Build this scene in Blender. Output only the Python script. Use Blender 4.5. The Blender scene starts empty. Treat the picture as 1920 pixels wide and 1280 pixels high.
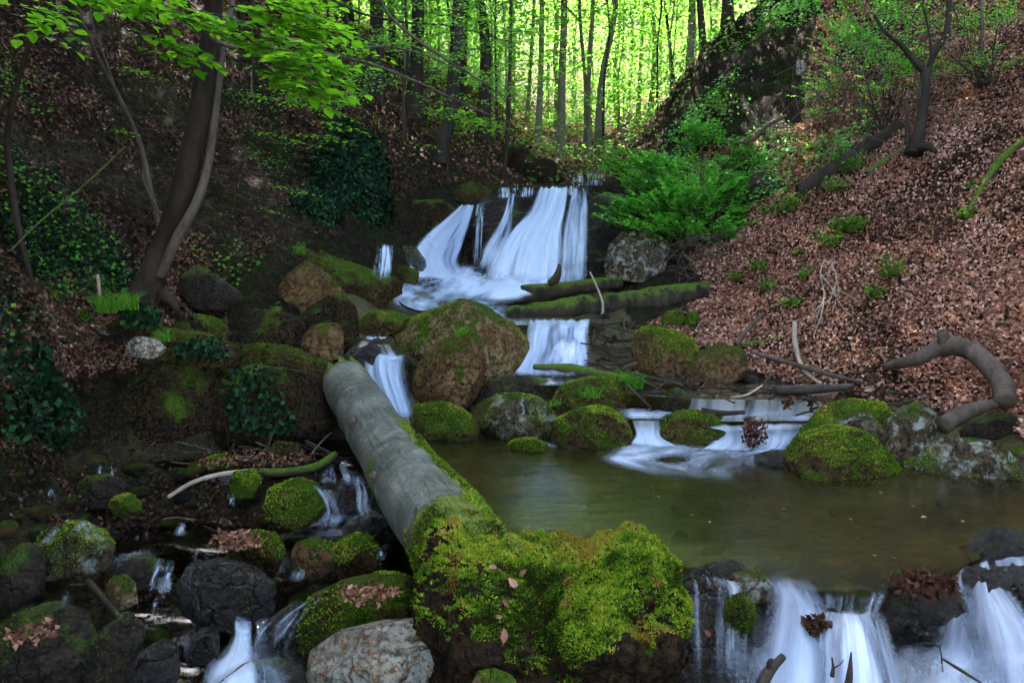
import bpy, bmesh, math, random
import numpy as np
from mathutils import Vector
from mathutils.bvhtree import BVHTree

# ------------------------------------------------------------------ camera, world, sun, exposure
SC = bpy.context.scene
F = 1387.0                       # focal length in pixels of the 1920 px wide photograph
PITCH = math.atan(140 / F)
CAMZ = 1.6
cam_d = bpy.data.cameras.new('camera')
cam_d.sensor_width = 36.0
cam_d.lens = 36.0 * F / 1920
cam_d.clip_start = 0.05
cam_d.clip_end = 400
cam = bpy.data.objects.new('camera', cam_d)
SC.collection.objects.link(cam)
cam.location = (0, 0, CAMZ)
cam.rotation_euler = (math.pi / 2 - PITCH, 0, 0)
SC.camera = cam

SUN_EL, SUN_AZ = math.radians(54), math.radians(-20)      # azimuth measured from +Y towards +X
w = bpy.data.worlds.new("World"); SC.world = w; w.use_nodes = True
wn = w.node_tree
bg = wn.nodes['Background']
sky = wn.nodes.new('ShaderNodeTexSky'); sky.sky_type = 'NISHITA'; sky.sun_disc = False
sky.sun_elevation = SUN_EL; sky.sun_rotation = SUN_AZ; sky.dust_density = 2.2; sky.ozone_density = .6
wn.links.new(sky.outputs[0], bg.inputs[0]); bg.inputs[1].default_value = 0.15
sun_d = bpy.data.lights.new('sun', 'SUN'); sun_d.energy = 5.0; sun_d.angle = math.radians(0.5)
sun_d.color = (1.0, 0.95, 0.85)
sun = bpy.data.objects.new('sun', sun_d); SC.collection.objects.link(sun)
sdir = Vector((math.sin(SUN_AZ) * math.cos(SUN_EL), math.cos(SUN_AZ) * math.cos(SUN_EL), math.sin(SUN_EL)))
sun.rotation_euler = sdir.to_track_quat('Z', 'Y').to_euler()
SC.view_settings.view_transform = 'Standard'; SC.view_settings.look = 'None'
SC.view_settings.gamma = 1; SC.view_settings.use_curve_mapping = False
SC.view_settings.exposure = 4.2
cy = SC.cycles
cy.max_bounces = 5; cy.diffuse_bounces = 2; cy.glossy_bounces = 2; cy.transmission_bounces = 4
cy.transparent_max_bounces = 12; cy.caustics_reflective = False; cy.caustics_refractive = False
cy.sample_clamp_indirect = 4.0; cy.use_adaptive_sampling = True; cy.adaptive_threshold = 0.03

# ------------------------------------------------------------------ helpers
COL = SC.collection
rs = np.random.RandomState(7)
A = np.array

def unit(v):
    return v / np.maximum(np.linalg.norm(v, axis=-1, keepdims=True), 1e-9)

CP, SP = math.cos(PITCH), math.sin(PITCH)
FW, UP, RT = A([0, CP, -SP]), A([0, SP, CP]), A([1., 0, 0])
CAM = A([0, 0, CAMZ])

def P(px, py, D):
    """the point seen at pixel (px, py) of the photograph at depth D"""
    px, py, D = np.broadcast_arrays(A(px, float), A(py, float), A(D, float))
    return CAM + D[..., None] * (FW + ((px - 960) / F)[..., None] * RT + ((640 - py) / F)[..., None] * UP)

def Z(px, py, z):
    """the point seen at a pixel on the level plane z"""
    d = P(px, py, 1.0) - CAM
    t = (A(z, float) - CAMZ) / d[..., 2]
    return CAM + t[..., None] * d

def proj(p):
    q = p - CAM
    D = q @ FW
    return 960 + F * (q @ RT) / D, 640 - F * (q @ UP) / D, D

def _hash(ix, iy, iz, seed):
    n = (ix * 374761393 + iy * 668265263 + iz * 2147483647 + seed * 1274126177) & 0xFFFFFFFF
    n = ((n ^ (n >> 13)) * 1274126177) & 0xFFFFFFFF
    n = ((n ^ (n >> 16)) * 2246822519) & 0xFFFFFFFF
    return ((n ^ (n >> 15)) & 0xFFFF) / 65535.0

def vnoise(p, seed=0):
    p = np.asarray(p, float)
    i = np.floor(p).astype(np.int64); f = p - i; f = f * f * (3 - 2 * f)
    x, y, z = i[..., 0], i[..., 1], i[..., 2]
    r = 0
    for dx in (0, 1):
        wx = f[..., 0] if dx else 1 - f[..., 0]
        for dy in (0, 1):
            wy = f[..., 1] if dy else 1 - f[..., 1]
            for dz in (0, 1):
                wz = f[..., 2] if dz else 1 - f[..., 2]
                r = r + wx * wy * wz * _hash(x + dx, y + dy, z + dz, seed)
    return r * 2 - 1

def fbm(p, oct=4, seed=0, gain=0.5, ridge=False):
    r = 0; a = 1.0; q = np.asarray(p, float); s = 0
    for k in range(oct):
        n = vnoise(q + 17.3 * k, seed + k)
        r = r + a * ((1 - 2 * np.abs(n)) if ridge else n); s += a
        a *= gain; q = q * 2.03
    return r / s

def mesh(name, V, tris=None, quads=None, smooth=False, attr=None, uv=None):
    V = np.asarray(V, np.float32)
    me = bpy.data.meshes.new(name)
    fl = []; tot = []
    if tris is not None and len(tris): fl.append(np.asarray(tris, np.int32).ravel()); tot.append(np.full(len(tris), 3, np.int32))
    if quads is not None and len(quads): fl.append(np.asarray(quads, np.int32).ravel()); tot.append(np.full(len(quads), 4, np.int32))
    loops = np.concatenate(fl); tot = np.concatenate(tot)
    me.vertices.add(len(V)); me.vertices.foreach_set('co', V.ravel())
    me.loops.add(len(loops)); me.loops.foreach_set('vertex_index', loops)
    me.polygons.add(len(tot))
    st = np.concatenate([[0], np.cumsum(tot)[:-1]]).astype(np.int32)
    me.polygons.foreach_set('loop_start', st)
    me.update(calc_edges=True)
    if smooth: me.polygons.foreach_set('use_smooth', np.ones(len(tot), bool))
    if attr is not None:
        for k, v in attr.items():
            dom = 'FACE' if len(v) == len(tot) and len(v) != len(V) else 'POINT'
            a = me.attributes.new(k, 'FLOAT', dom); a.data.foreach_set('value', np.asarray(v, np.float32))
    if uv is not None:
        l = me.uv_layers.new(name='UVMap'); l.data.foreach_set('uv', np.asarray(uv, np.float32)[loops].ravel())
    me.validate()
    return me

def link(name, me, mat=None, parent=None, loc=None):
    o = bpy.data.objects.new(name, me); COL.objects.link(o)
    if mat is not None and me is not None and not me.materials: me.materials.append(mat)
    if parent is not None: o.parent = parent
    if loc is not None: o.location = loc
    return o

def tag(o, label=None, cat=None, group=None, kind=None):
    if label: o['label'] = label
    if cat: o['category'] = cat
    if group: o['group'] = group
    if kind: o['kind'] = kind
    return o

def empty(name, loc, label, cat, group=None):
    o = bpy.data.objects.new(name, None); COL.objects.link(o); o.location = [float(c) for c in loc]
    o.empty_display_size = 0.1
    return tag(o, label, cat, group)

class MB:
    """collects pieces of geometry for one mesh"""
    def __init__(s): s.V = []; s.T = []; s.Q = []; s.a = []; s.n = 0
    def add(s, V, T=None, Q=None):
        if T is not None and len(T): s.T.append(np.asarray(T) + s.n)
        if Q is not None and len(Q): s.Q.append(np.asarray(Q) + s.n)
        s.V.append(np.asarray(V, float)); s.n += len(V)
    def get(s):
        return (np.concatenate(s.V), np.concatenate(s.T) if s.T else None, np.concatenate(s.Q) if s.Q else None)
    def build(s, name, smooth=True, off=(0, 0, 0), attr=None):
        V, T, Q = s.get()
        return mesh(name, V - A(off), T, Q, smooth, attr)

def smooth_path(pts, n):
    pts = np.asarray(pts, float); m = len(pts)
    if m == 2: 
        t = np.linspace(0, 1, n)[:, None]; return pts[0] * (1 - t) + pts[1] * t
    q = np.concatenate([[2 * pts[0] - pts[1]], pts, [2 * pts[-1] - pts[-2]]])
    out = []
    for u in np.linspace(0, m - 1 - 1e-6, n):
        i = int(u); t = u - i; a, b, c, d = q[i], q[i + 1], q[i + 2], q[i + 3]
        out.append(0.5 * (2 * b + (c - a) * t + (2 * a - 5 * b + 4 * c - d) * t * t + (3 * b - 3 * c + d - a) * t ** 3))
    return A(out)

def tube(path, rad, ns=8, rough=0.0, fr=3.0, seed=0, cap=True):
    path = np.asarray(path, float); n = len(path)
    rad = np.broadcast_to(np.asarray(rad, float), (n,))
    t = unit(np.gradient(path, axis=0))
    ref = A([0, 0, 1.]) if abs(t[:, 2]).mean() < 0.85 else A([0, 1., 0])
    u = unit(np.cross(t, ref)); v = np.cross(t, u)
    a = np.arange(ns) * 2 * math.pi / ns
    ring = np.cos(a)[None, :, None] * u[:, None] + np.sin(a)[None, :, None] * v[:, None]
    r = rad[:, None] * np.ones((1, ns))
    if rough > 0:
        base = path[:, None] + ring * rad[:, None, None]
        r = r * (1 + rough * fbm(base * fr + seed * 3.1, 3, seed))
    V = (path[:, None] + ring * r[..., None]).reshape(-1, 3)
    i = np.arange(n - 1)[:, None] * ns; j = np.arange(ns)[None]; k = (j + 1) % ns
    Q = np.stack([i + j, i + k, i + ns + k, i + ns + j], -1).reshape(-1, 4)
    T = None
    if cap:
        V = np.concatenate([V, [path[0]], [path[-1]]]); jj = np.arange(ns); kk = (jj + 1) % ns
        T = np.concatenate([np.stack([kk, jj, np.full(ns, n * ns)], -1),
                            np.stack([(n - 1) * ns + jj, (n - 1) * ns + kk, np.full(ns, n * ns + 1)], -1)])
    return V, T, Q

def leaves(pos, ax, nr, L, W, fold=0.25, hero=False):
    """pointed oval leaves folded on the midrib; 2 triangles each (hero: 8)"""
    ax = unit(ax); s = unit(np.cross(nr, ax)); nr = np.cross(ax, s); n = len(pos)
    L = np.broadcast_to(L, (n,))[:, None]; W = np.broadcast_to(W, (n,))[:, None]
    if not hero:
        V = np.stack([pos, pos + ax * L * .45 + s * W * .5 + nr * W * fold, pos + ax * L,
                      pos + ax * L * .45 - s * W * .5 + nr * W * fold], 1).reshape(-1, 3)
        b = np.arange(n)[:, None] * 4
        T = np.concatenate([b + A([[0, 2, 1]]), b + A([[0, 3, 2]])], 1).reshape(-1, 3)
        return V, T, 2
    r = [pos]
    for f_, w_, dz in ((.22, .36, .0), (.55, .5, -.02), (.82, .28, -.06)):
        r += [pos + ax * L * f_ + s * W * w_ + nr * (W * fold * w_ * 2 + L * dz), pos + ax * L * f_ + nr * L * dz,
              pos + ax * L * f_ - s * W * w_ + nr * (W * fold * w_ * 2 + L * dz)]
    r.append(pos + ax * L - nr * L * .12)
    V = np.stack(r, 1).reshape(-1, 3); b = np.arange(n)[:, None] * 11
    tl = [(0, 2, 1), (0, 3, 2), (7, 8, 10), (8, 9, 10)]
    for i in (1, 4):
        tl += [(i, i + 1, i + 4), (i, i + 4, i + 3), (i + 1, i + 2, i + 5), (i + 1, i + 5, i + 4)]
    T = np.concatenate([b + A([t]) for t in tl], 1).reshape(-1, 3)
    return V, T, len(tl)

def rvec(n, r=rs):
    return unit(r.normal(size=(n, 3)))

# ------------------------------------------------------------------ materials
def newmat(name):
    m = bpy.data.materials.new(name); m.use_nodes = True
    nt = m.node_tree; b = nt.nodes['Principled BSDF']
    return m, nt, b

def N(nt, typ, **kw):
    n = nt.nodes.new(typ)
    for k, v in kw.items():
        if k in n.inputs: 
            n.inputs[k].default_value = v
        else: setattr(n, k, v)
    return n

def ramp(nt, src, stops):
    r = nt.nodes.new('ShaderNodeValToRGB'); e = r.color_ramp.elements
    while len(e) < len(stops): e.new(0.5)
    for i, (p, c) in enumerate(stops):
        e[i].position = p; e[i].color = (*c, 1) if len(c) == 3 else c
    nt.links.new(src, r.inputs[0]); return r.outputs[0]

def mapr(nt, src, a, b, c=0, d=1):
    n = N(nt, 'ShaderNodeMapRange'); n.inputs[1].default_value = a; n.inputs[2].default_value = b
    n.inputs[3].default_value = c; n.inputs[4].default_value = d; nt.links.new(src, n.inputs[0]); return n.outputs[0]

def math_(nt, op, a, b=None, c=None, clamp=False):
    n = N(nt, 'ShaderNodeMath', operation=op, use_clamp=clamp)
    for i, v in enumerate((a, b, c)):
        if v is None: continue
        if isinstance(v, (int, float)): n.inputs[i].default_value = v
        else: nt.links.new(v, n.inputs[i])
    return n.outputs[0]

def mixc(nt, fac, a, b):
    n = N(nt, 'ShaderNodeMix', data_type='RGBA')
    for sock, v in ((n.inputs[0], fac), (n.inputs[6], a), (n.inputs[7], b)):
        if isinstance(v, (int, float)): sock.default_value = v
        elif isinstance(v, tuple): sock.default_value = (*v, 1)
        else: nt.links.new(v, sock)
    return n.outputs[2]

def noise(nt, vec, scale, detail=4, rough=0.55, dist=0.0):
    n = N(nt, 'ShaderNodeTexNoise'); n.inputs['Scale'].default_value = scale; n.inputs['Detail'].default_value = detail
    n.inputs['Roughness'].default_value = rough; n.inputs['Distortion'].default_value = dist
    nt.links.new(vec, n.inputs['Vector']); return n.outputs['Fac']

def objvec(nt):
    """object coordinates shifted by a random amount per object"""
    tc = N(nt, 'ShaderNodeTexCoord'); oi = N(nt, 'ShaderNodeObjectInfo')
    v = N(nt, 'ShaderNodeVectorMath', operation='ADD'); m = N(nt, 'ShaderNodeVectorMath', operation='SCALE')
    m.inputs[0].default_value = (31, 17, 23); nt.links.new(oi.outputs['Random'], m.inputs['Scale'])
    nt.links.new(tc.outputs['Object'], v.inputs[0]); nt.links.new(m.outputs[0], v.inputs[1]); return v.outputs[0]

def bump(nt, b, h, strength=0.6, dist=0.02):
    n = N(nt, 'ShaderNodeBump'); n.inputs['Strength'].default_value = strength; n.inputs['Distance'].default_value = dist
    nt.links.new(h, n.inputs['Height']); nt.links.new(n.outputs[0], b.inputs['Normal']); return n

def rock_mat(name, c1, c2, moss=0.5, wet=0.0, brown=0.3, mossc=((.012, .025, .003), (.045, .085, .006), (.12, .17, .012)), lichen=0.0):
    m, nt, b = newmat(name); v = objvec(nt)
    n1 = noise(nt, v, 3.0, 6, .6); n2 = noise(nt, v, 22, 6, .7); n3 = noise(nt, v, 90, 3, .6)
    vo = N(nt, 'ShaderNodeTexVoronoi', feature='DISTANCE_TO_EDGE'); vo.inputs['Scale'].default_value = 3.6
    wv = N(nt, 'ShaderNodeVectorMath', operation='ADD'); nz = N(nt, 'ShaderNodeTexNoise'); nz.inputs['Scale'].default_value = 6
    nt.links.new(v, nz.inputs['Vector']); sc = N(nt, 'ShaderNodeVectorMath', operation='SCALE'); sc.inputs['Scale'].default_value = .35
    nt.links.new(nz.outputs['Color'], sc.inputs[0]); nt.links.new(v, wv.inputs[0]); nt.links.new(sc.outputs[0], wv.inputs[1])
    nt.links.new(wv.outputs[0], vo.inputs['Vector'])
    crack = mapr(nt, vo.outputs['Distance'], 0, .05, 0, 1)
    base = mixc(nt, mapr(nt, n1, .35, .65), c1, c2)
    dark = tuple(c * .35 for c in c1)
    base = mixc(nt, mapr(nt, n2, .46, .6), base, dark)
    base = mixc(nt, mapr(nt, noise(nt, v, 7, 5, .7), .5, .66), base, tuple(c * .5 for c in c1))
    if lichen > 0:
        ln = noise(nt, v, 9, 5, .65, .4)
        base = mixc(nt, math_(nt, 'MULTIPLY', mapr(nt, ln, .5, .62), lichen), base, (.42, .42, .36))
    base = mixc(nt, math_(nt, 'MULTIPLY', mapr(nt, crack, 0, 1, 1, 0), .4), base, tuple(c * .2 for c in c1))
    bn = noise(nt, v, 38, 4, .7)
    base = mixc(nt, math_(nt, 'MULTIPLY', mapr(nt, bn, .52, .6), brown), base, (.17, .065, .02))
    g = N(nt, 'ShaderNodeNewGeometry'); sx = N(nt, 'ShaderNodeSeparateXYZ'); nt.links.new(g.outputs['Normal'], sx.inputs[0])
    mm = math_(nt, 'ADD', math_(nt, 'MULTIPLY', sx.outputs[2], .55), math_(nt, 'MULTIPLY', n1, 1.5))
    mm = math_(nt, 'ADD', mm, math_(nt, 'MULTIPLY', n2, .5))
    th = 1.95 - moss * 1.25
    mk = mapr(nt, mm, th - .06, th + .1)
    mcol = ramp(nt, noise(nt, v, 60, 5, .75), [(.3, mossc[0]), (.5, mossc[1]), (.72, mossc[2])])
    mcol = mixc(nt, math_(nt, 'MULTIPLY', mapr(nt, noise(nt, v, 14, 5, .7), .52, .64), .75 * (1 if brown > 0 else 0)), mcol, (.10, .045, .012))
    colr = mixc(nt, mk, base, mcol)
    nt.links.new(colr, b.inputs['Base Color'])
    rr = mapr(nt, n2, .3, .7, .75 - wet * .62, .95 - wet * .6)
    nt.links.new(math_(nt, 'MAXIMUM', rr, math_(nt, 'MULTIPLY', mk, .85 - wet * .3)), b.inputs['Roughness'])
    b.inputs['Specular IOR Level'].default_value = .06 + wet * .5
    h = math_(nt, 'ADD', math_(nt, 'MULTIPLY', n2, 1.0), math_(nt, 'MULTIPLY', n3, .35))
    h = math_(nt, 'ADD', h, math_(nt, 'MULTIPLY', crack, .55))
    h = math_(nt, 'ADD', h, math_(nt, 'MULTIPLY', mk, .4))
    bump(nt, b, h, 1.0, .06)
    return m

def leaf_mat(name, stops, trans=0.5, rough=0.5, tboost=1.6, tb=.35):
    m, nt, b = newmat(name)
    at = N(nt, 'ShaderNodeAttribute', attribute_name='rnd')
    c = ramp(nt, at.outputs['Fac'], stops)
    nt.links.new(c, b.inputs['Base Color']); b.inputs['Roughness'].default_value = rough
    b.inputs['Specular IOR Level'].default_value = .08
    if trans > 0:
        t = N(nt, 'ShaderNodeBsdfTranslucent'); mx = N(nt, 'ShaderNodeMixShader'); mx.inputs[0].default_value = trans
        gm = N(nt, 'ShaderNodeVectorMath', operation='MULTIPLY'); gm.inputs[1].default_value = (tboost * .95, tboost, tboost * tb)
        nt.links.new(c, gm.inputs[0]); nt.links.new(gm.outputs[0], t.inputs[0])
        nt.links.new(b.outputs[0], mx.inputs[1]); nt.links.new(t.outputs[0], mx.inputs[2])
        nt.links.new(mx.outputs[0], nt.nodes['Material Output'].inputs[0])
    return m

def bark_mat(name, c1, c2, moss=0.0, scale=1.0, rough=.8, bstr=.5):
    m, nt, b = newmat(name); v = objvec(nt)
    mp = N(nt, 'ShaderNodeMapping'); mp.inputs['Scale'].default_value = (1, 1, .35); nt.links.new(v, mp.inputs[0])
    n1 = noise(nt, mp.outputs[0], 5 * scale, 6, .65); n2 = noise(nt, v, 45 * scale, 5, .7)
    base = mixc(nt, mapr(nt, n1, .38, .62), c1, c2)
    base = mixc(nt, math_(nt, 'MULTIPLY', mapr(nt, n2, .5, .7), .5), base, tuple(c * .3 for c in c1))
    if moss > 0:
        g = N(nt, 'ShaderNodeNewGeometry'); sx = N(nt, 'ShaderNodeSeparateXYZ'); nt.links.new(g.outputs['Normal'], sx.inputs[0])
        mm = math_(nt, 'ADD', math_(nt, 'MULTIPLY', sx.outputs[2], .5), math_(nt, 'MULTIPLY', n1, 1.4)); th = 1.6 - moss
        mcol = ramp(nt, n2, [(.3, (.02, .03, .004)), (.6, (.08, .12, .01))])
        base = mixc(nt, mapr(nt, mm, th - .08, th + .12), base, mcol)
    nt.links.new(base, b.inputs['Base Color']); b.inputs['Roughness'].default_value = rough
    b.inputs['Specular IOR Level'].default_value = .1
    bump(nt, b, math_(nt, 'ADD', n1, math_(nt, 'MULTIPLY', n2, .6)), bstr, .02)
    return m

M = {}
M['rock_brown'] = rock_mat('rock_brown', (.12, .062, .025), (.24, .14, .065), moss=.48, brown=.5)
M['rock_tan'] = rock_mat('rock_tan', (.16, .09, .038), (.46, .30, .165), moss=.50, brown=.5)
M['rock_mossy'] = rock_mat('rock_mossy', (.045, .028, .012), (.11, .07, .035), moss=.56, brown=.6)
M['rock_green'] = rock_mat('rock_green', (.08, .06, .025), (.14, .11, .05), moss=.95, brown=.5)
M['rock_dark'] = rock_mat('rock_dark', (.014, .010, .006), (.042, .029, .017), moss=.42, wet=.3, brown=.3)
M['rock_wet'] = rock_mat('rock_wet', (.006, .0045, .003), (.020, .014, .009), moss=.25, wet=.95, brown=.15)
M['rock_lichen'] = rock_mat('rock_lichen', (.07, .05, .028), (.17, .13, .085), moss=.42, brown=.4, lichen=.75)
M['rock_pale'] = rock_mat('rock_pale', (.26, .21, .15), (.48, .42, .34), moss=.02, brown=.9, lichen=.4)
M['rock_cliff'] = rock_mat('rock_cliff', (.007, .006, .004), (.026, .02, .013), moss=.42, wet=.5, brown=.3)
M['rock_ledge'] = rock_mat('rock_ledge', (.012, .008, .004), (.038, .025, .013), moss=.46, wet=.05, brown=.35)
M['moss'] = leaf_mat('moss', [(0, (.018, .03, .003)), (.35, (.07, .13, .008)), (.65, (.19, .30, .014)), (.86, (.36, .42, .04)), (.9, (.26, .12, .03)), (1, (.2, .08, .02))], .25, .7, 1.5)
M['moss_dark'] = leaf_mat('moss_dark', [(0, (.015, .03, .003)), (.5, (.05, .09, .006)), (.84, (.10, .15, .012)), (.88, (.16, .07, .02)), (1, (.14, .05, .015))], .2, .7, 1.4)
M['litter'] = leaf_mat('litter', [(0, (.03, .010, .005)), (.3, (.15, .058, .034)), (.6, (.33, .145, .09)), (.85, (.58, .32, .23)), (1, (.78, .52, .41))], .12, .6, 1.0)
M['litter_dark'] = leaf_mat('litter_dark', [(0, (.008, .004, .002)), (.35, (.04, .018, .010)), (.65, (.11, .052, .032)), (.9, (.22, .115, .075)), (1, (.38, .23, .16))], .1, .6, 1.0)  # darker copy of litter, with the dim left bank's shade put into its colour
M['beech'] = leaf_mat('beech', [(0, (.035, .10, .008)), (.5, (.07, .18, .012)), (1, (.13, .24, .02))], .55, .45, 2.2)
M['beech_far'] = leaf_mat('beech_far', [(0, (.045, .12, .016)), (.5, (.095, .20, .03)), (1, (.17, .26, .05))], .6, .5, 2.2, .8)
M['shrub_leaf'] = leaf_mat('shrub_leaf', [(0, (.03, .13, .02)), (.5, (.09, .30, .05)), (1, (.20, .43, .07))], .45, .45, 1.8)
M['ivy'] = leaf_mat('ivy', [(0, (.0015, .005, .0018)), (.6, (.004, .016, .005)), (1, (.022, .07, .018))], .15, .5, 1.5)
M['roof_leaf'] = leaf_mat('roof_leaf', [(0, (.02, .05, .008)), (1, (.05, .10, .012))], .25, .5, 1.2)  # dim leaves of the added roof trees, so the open sky gap dominates
M['herb'] = leaf_mat('herb', [(0, (.04, .12, .012)), (.5, (.07, .19, .02)), (1, (.12, .24, .02))], .4, .5, 1.8)
M['bark_beech'] = bark_mat('bark_beech', (.016, .010, .006), (.038, .023, .014), .25, bstr=.9)
M['bark_dark'] = bark_mat('bark_dark', (.022, .015, .010), (.042, .028, .018), .3)
M['bark_grey'] = bark_mat('bark_grey', (.05, .034, .024), (.115, .082, .06), .15, bstr=1.0)
M['bark_pale'] = bark_mat('bark_pale', (.24, .17, .11), (.36, .27, .19), 0)
M['bark_moss'] = bark_mat('bark_moss', (.05, .04, .025), (.09, .07, .05), .85)
M['log_rot'] = bark_mat('log_rot', (.018, .013, .008), (.05, .036, .022), .62, bstr=1.0)
M['wood_wet'] = bark_mat('wood_wet', (.02, .014, .010), (.05, .036, .026), 0, rough=.4)

def log_mat():
    m, nt, b = newmat('log_bark'); v = objvec(nt)
    n1 = noise(nt, v, 2.6, 7, .7, .8); n2 = noise(nt, v, 14, 6, .7); n3 = noise(nt, v, 130, 3, .6)
    c = ramp(nt, n1, [(.36, (.035, .036, .024)), (.5, (.095, .098, .072)), (.62, (.17, .16, .13))])
    c = mixc(nt, mapr(nt, n2, .5, .72), c, (.06, .062, .042))
    c = mixc(nt, math_(nt, 'MULTIPLY', mapr(nt, noise(nt, v, 5, 6, .75, 1.0), .58, .66), .7), c, (.30, .32, .27))
    c = mixc(nt, math_(nt, 'MULTIPLY', mapr(nt, n3, .58, .66), .6), c, (.34, .33, .28))
    a1 = N(nt, 'ShaderNodeAttribute', attribute_name='la'); a2 = N(nt, 'ShaderNodeAttribute', attribute_name='ca'); cv_ = N(nt, 'ShaderNodeCombineXYZ')
    nt.links.new(math_(nt, 'MULTIPLY', a1.outputs['Fac'], .6), cv_.inputs[0]); nt.links.new(math_(nt, 'MULTIPLY', a2.outputs['Fac'], 3.5), cv_.inputs[1])
    st = noise(nt, cv_.outputs[0], 3.0, 6, .7, .8)
    c = mixc(nt, math_(nt, 'MULTIPLY', mapr(nt, st, .56, .66), .55), c, (.045, .045, .032)); c = mixc(nt, math_(nt, 'MULTIPLY', mapr(nt, st, .40, .33), .35), c, (.30, .30, .26))
    at = N(nt, 'ShaderNodeAttribute', attribute_name='moss')
    mm = mapr(nt, math_(nt, 'ADD', at.outputs['Fac'], math_(nt, 'MULTIPLY', math_(nt, 'SUBTRACT', n2, .5), .9)), .42, .56)
    mc = ramp(nt, noise(nt, v, 70, 5, .75), [(.32, (.03, .03, .006)), (.5, (.09, .12, .01)), (.66, (.17, .2, .015)), (.75, (.2, .09, .03))])
    c = mixc(nt, mm, c, mc)
    nt.links.new(c, b.inputs['Base Color']); b.inputs['Roughness'].default_value = .6; b.inputs['Specular IOR Level'].default_value = .2
    h = math_(nt, 'ADD', math_(nt, 'SUBTRACT', math_(nt, 'MULTIPLY', n2, .8), mapr(nt, st, .55, .66, 0, .22)), math_(nt, 'MULTIPLY', mm, .8)); h = math_(nt, 'ADD', h, math_(nt, 'MULTIPLY', n3, .12))
    bump(nt, b, h, .9, .04); return m
M['log'] = log_mat()

def ground_mat():
    m, nt, b = newmat('ground'); tc = N(nt, 'ShaderNodeTexCoord'); v = tc.outputs['Object']
    n1 = noise(nt, v, .9, 6, .6); n2 = noise(nt, v, 9, 6, .7); n3 = noise(nt, v, 45, 4, .7)
    soil = ramp(nt, n2, [(.38, (.003, .002, .0012)), (.55, (.012, .0075, .0045)), (.7, (.04, .025, .014))])
    vo = N(nt, 'ShaderNodeTexVoronoi'); vo.inputs['Scale'].default_value = 18; nt.links.new(v, vo.inputs['Vector'])
    sx = N(nt, 'ShaderNodeSeparateColor'); nt.links.new(vo.outputs['Color'], sx.inputs[0])
    lit = ramp(nt, sx.outputs[0], [(0, (.008, .004, .002)), (.6, (.035, .016, .009)), (1, (.13, .065, .04))])
    at = N(nt, 'ShaderNodeAttribute', attribute_name='litter')
    c = mixc(nt, math_(nt, 'MULTIPLY', at.outputs['Fac'], mapr(nt, n2, .3, .5)), soil, lit)
    ag = N(nt, 'ShaderNodeAttribute', attribute_name='green')
    gm = math_(nt, 'MULTIPLY', ag.outputs['Fac'], mapr(nt, n1, .42, .6))
    c = mixc(nt, gm, c, ramp(nt, n3, [(.4, (.003, .005, .001)), (.52, (.015, .022, .003)), (.68, (.07, .09, .01))]))
    aw = N(nt, 'ShaderNodeAttribute', attribute_name='bed')
    c = mixc(nt, aw.outputs['Fac'], c, ramp(nt, n2, [(.3, (.03, .024, .012)), (.5, (.10, .08, .035)), (.68, (.16, .13, .06))]))
    nt.links.new(c, b.inputs['Base Color'])
    b.inputs['Specular IOR Level'].default_value = .08; wet = mapr(nt, aw.outputs['Fac'], 0, 1, .9, .35); nt.links.new(wet, b.inputs['Roughness'])
    bump(nt, b, math_(nt, 'ADD', n2, math_(nt, 'MULTIPLY', n3, .7)), 1.0, .09); return m
M['ground'] = ground_mat()

def pool_mat(name, tint, murk, murkc):
    """clear brown-green water: sky reflection over a tinted view of the bed, part of it clouded by silt"""
    m, nt, b = newmat(name); tc = N(nt, 'ShaderNodeTexCoord')
    mp = N(nt, 'ShaderNodeMapping'); mp.inputs['Scale'].default_value = (.7, 2.2, 1); nt.links.new(tc.outputs['Object'], mp.inputs[0])
    n1 = noise(nt, mp.outputs[0], 1.3, 4, .5, .6)
    g = N(nt, 'ShaderNodeBsdfGlossy'); g.inputs['Roughness'].default_value = .16; g.inputs['Color'].default_value = (.9, .9, .9, 1)
    t = N(nt, 'ShaderNodeBsdfTransparent'); t.inputs[0].default_value = (*tint, 1)
    d = N(nt, 'ShaderNodeBsdfDiffuse'); nt.links.new(ramp(nt, n1, [(.35, tuple(c * .35 for c in murkc)), (.65, murkc)]), d.inputs[0])
    m1 = N(nt, 'ShaderNodeMixShader'); m1.inputs[0].default_value = murk
    nt.links.new(t.outputs[0], m1.inputs[1]); nt.links.new(d.outputs[0], m1.inputs[2])
    fr = N(nt, 'ShaderNodeFresnel'); fr.inputs['IOR'].default_value = 1.33
    bp = N(nt, 'ShaderNodeBump'); bp.inputs['Strength'].default_value = .12; bp.inputs['Distance'].default_value = .06
    nt.links.new(noise(nt, mp.outputs[0], 3.5, 4, .5), bp.inputs['Height'])
    nt.links.new(bp.outputs[0], g.inputs['Normal']); nt.links.new(bp.outputs[0], fr.inputs['Normal'])
    m2 = N(nt, 'ShaderNodeMixShader'); nt.links.new(fr.outputs[0], m2.inputs[0])
    nt.links.new(m1.outputs[0], m2.inputs[1]); nt.links.new(g.outputs[0], m2.inputs[2])
    nt.links.new(m2.outputs[0], nt.nodes['Material Output'].inputs[0]); nt.nodes.remove(b); return m
M['pool'] = pool_mat('pool_water', (.52, .44, .2), .24, (.10, .085, .018))
M['creek'] = pool_mat('creek_water', (.42, .33, .22), .12, (.03, .02, .01))

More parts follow.
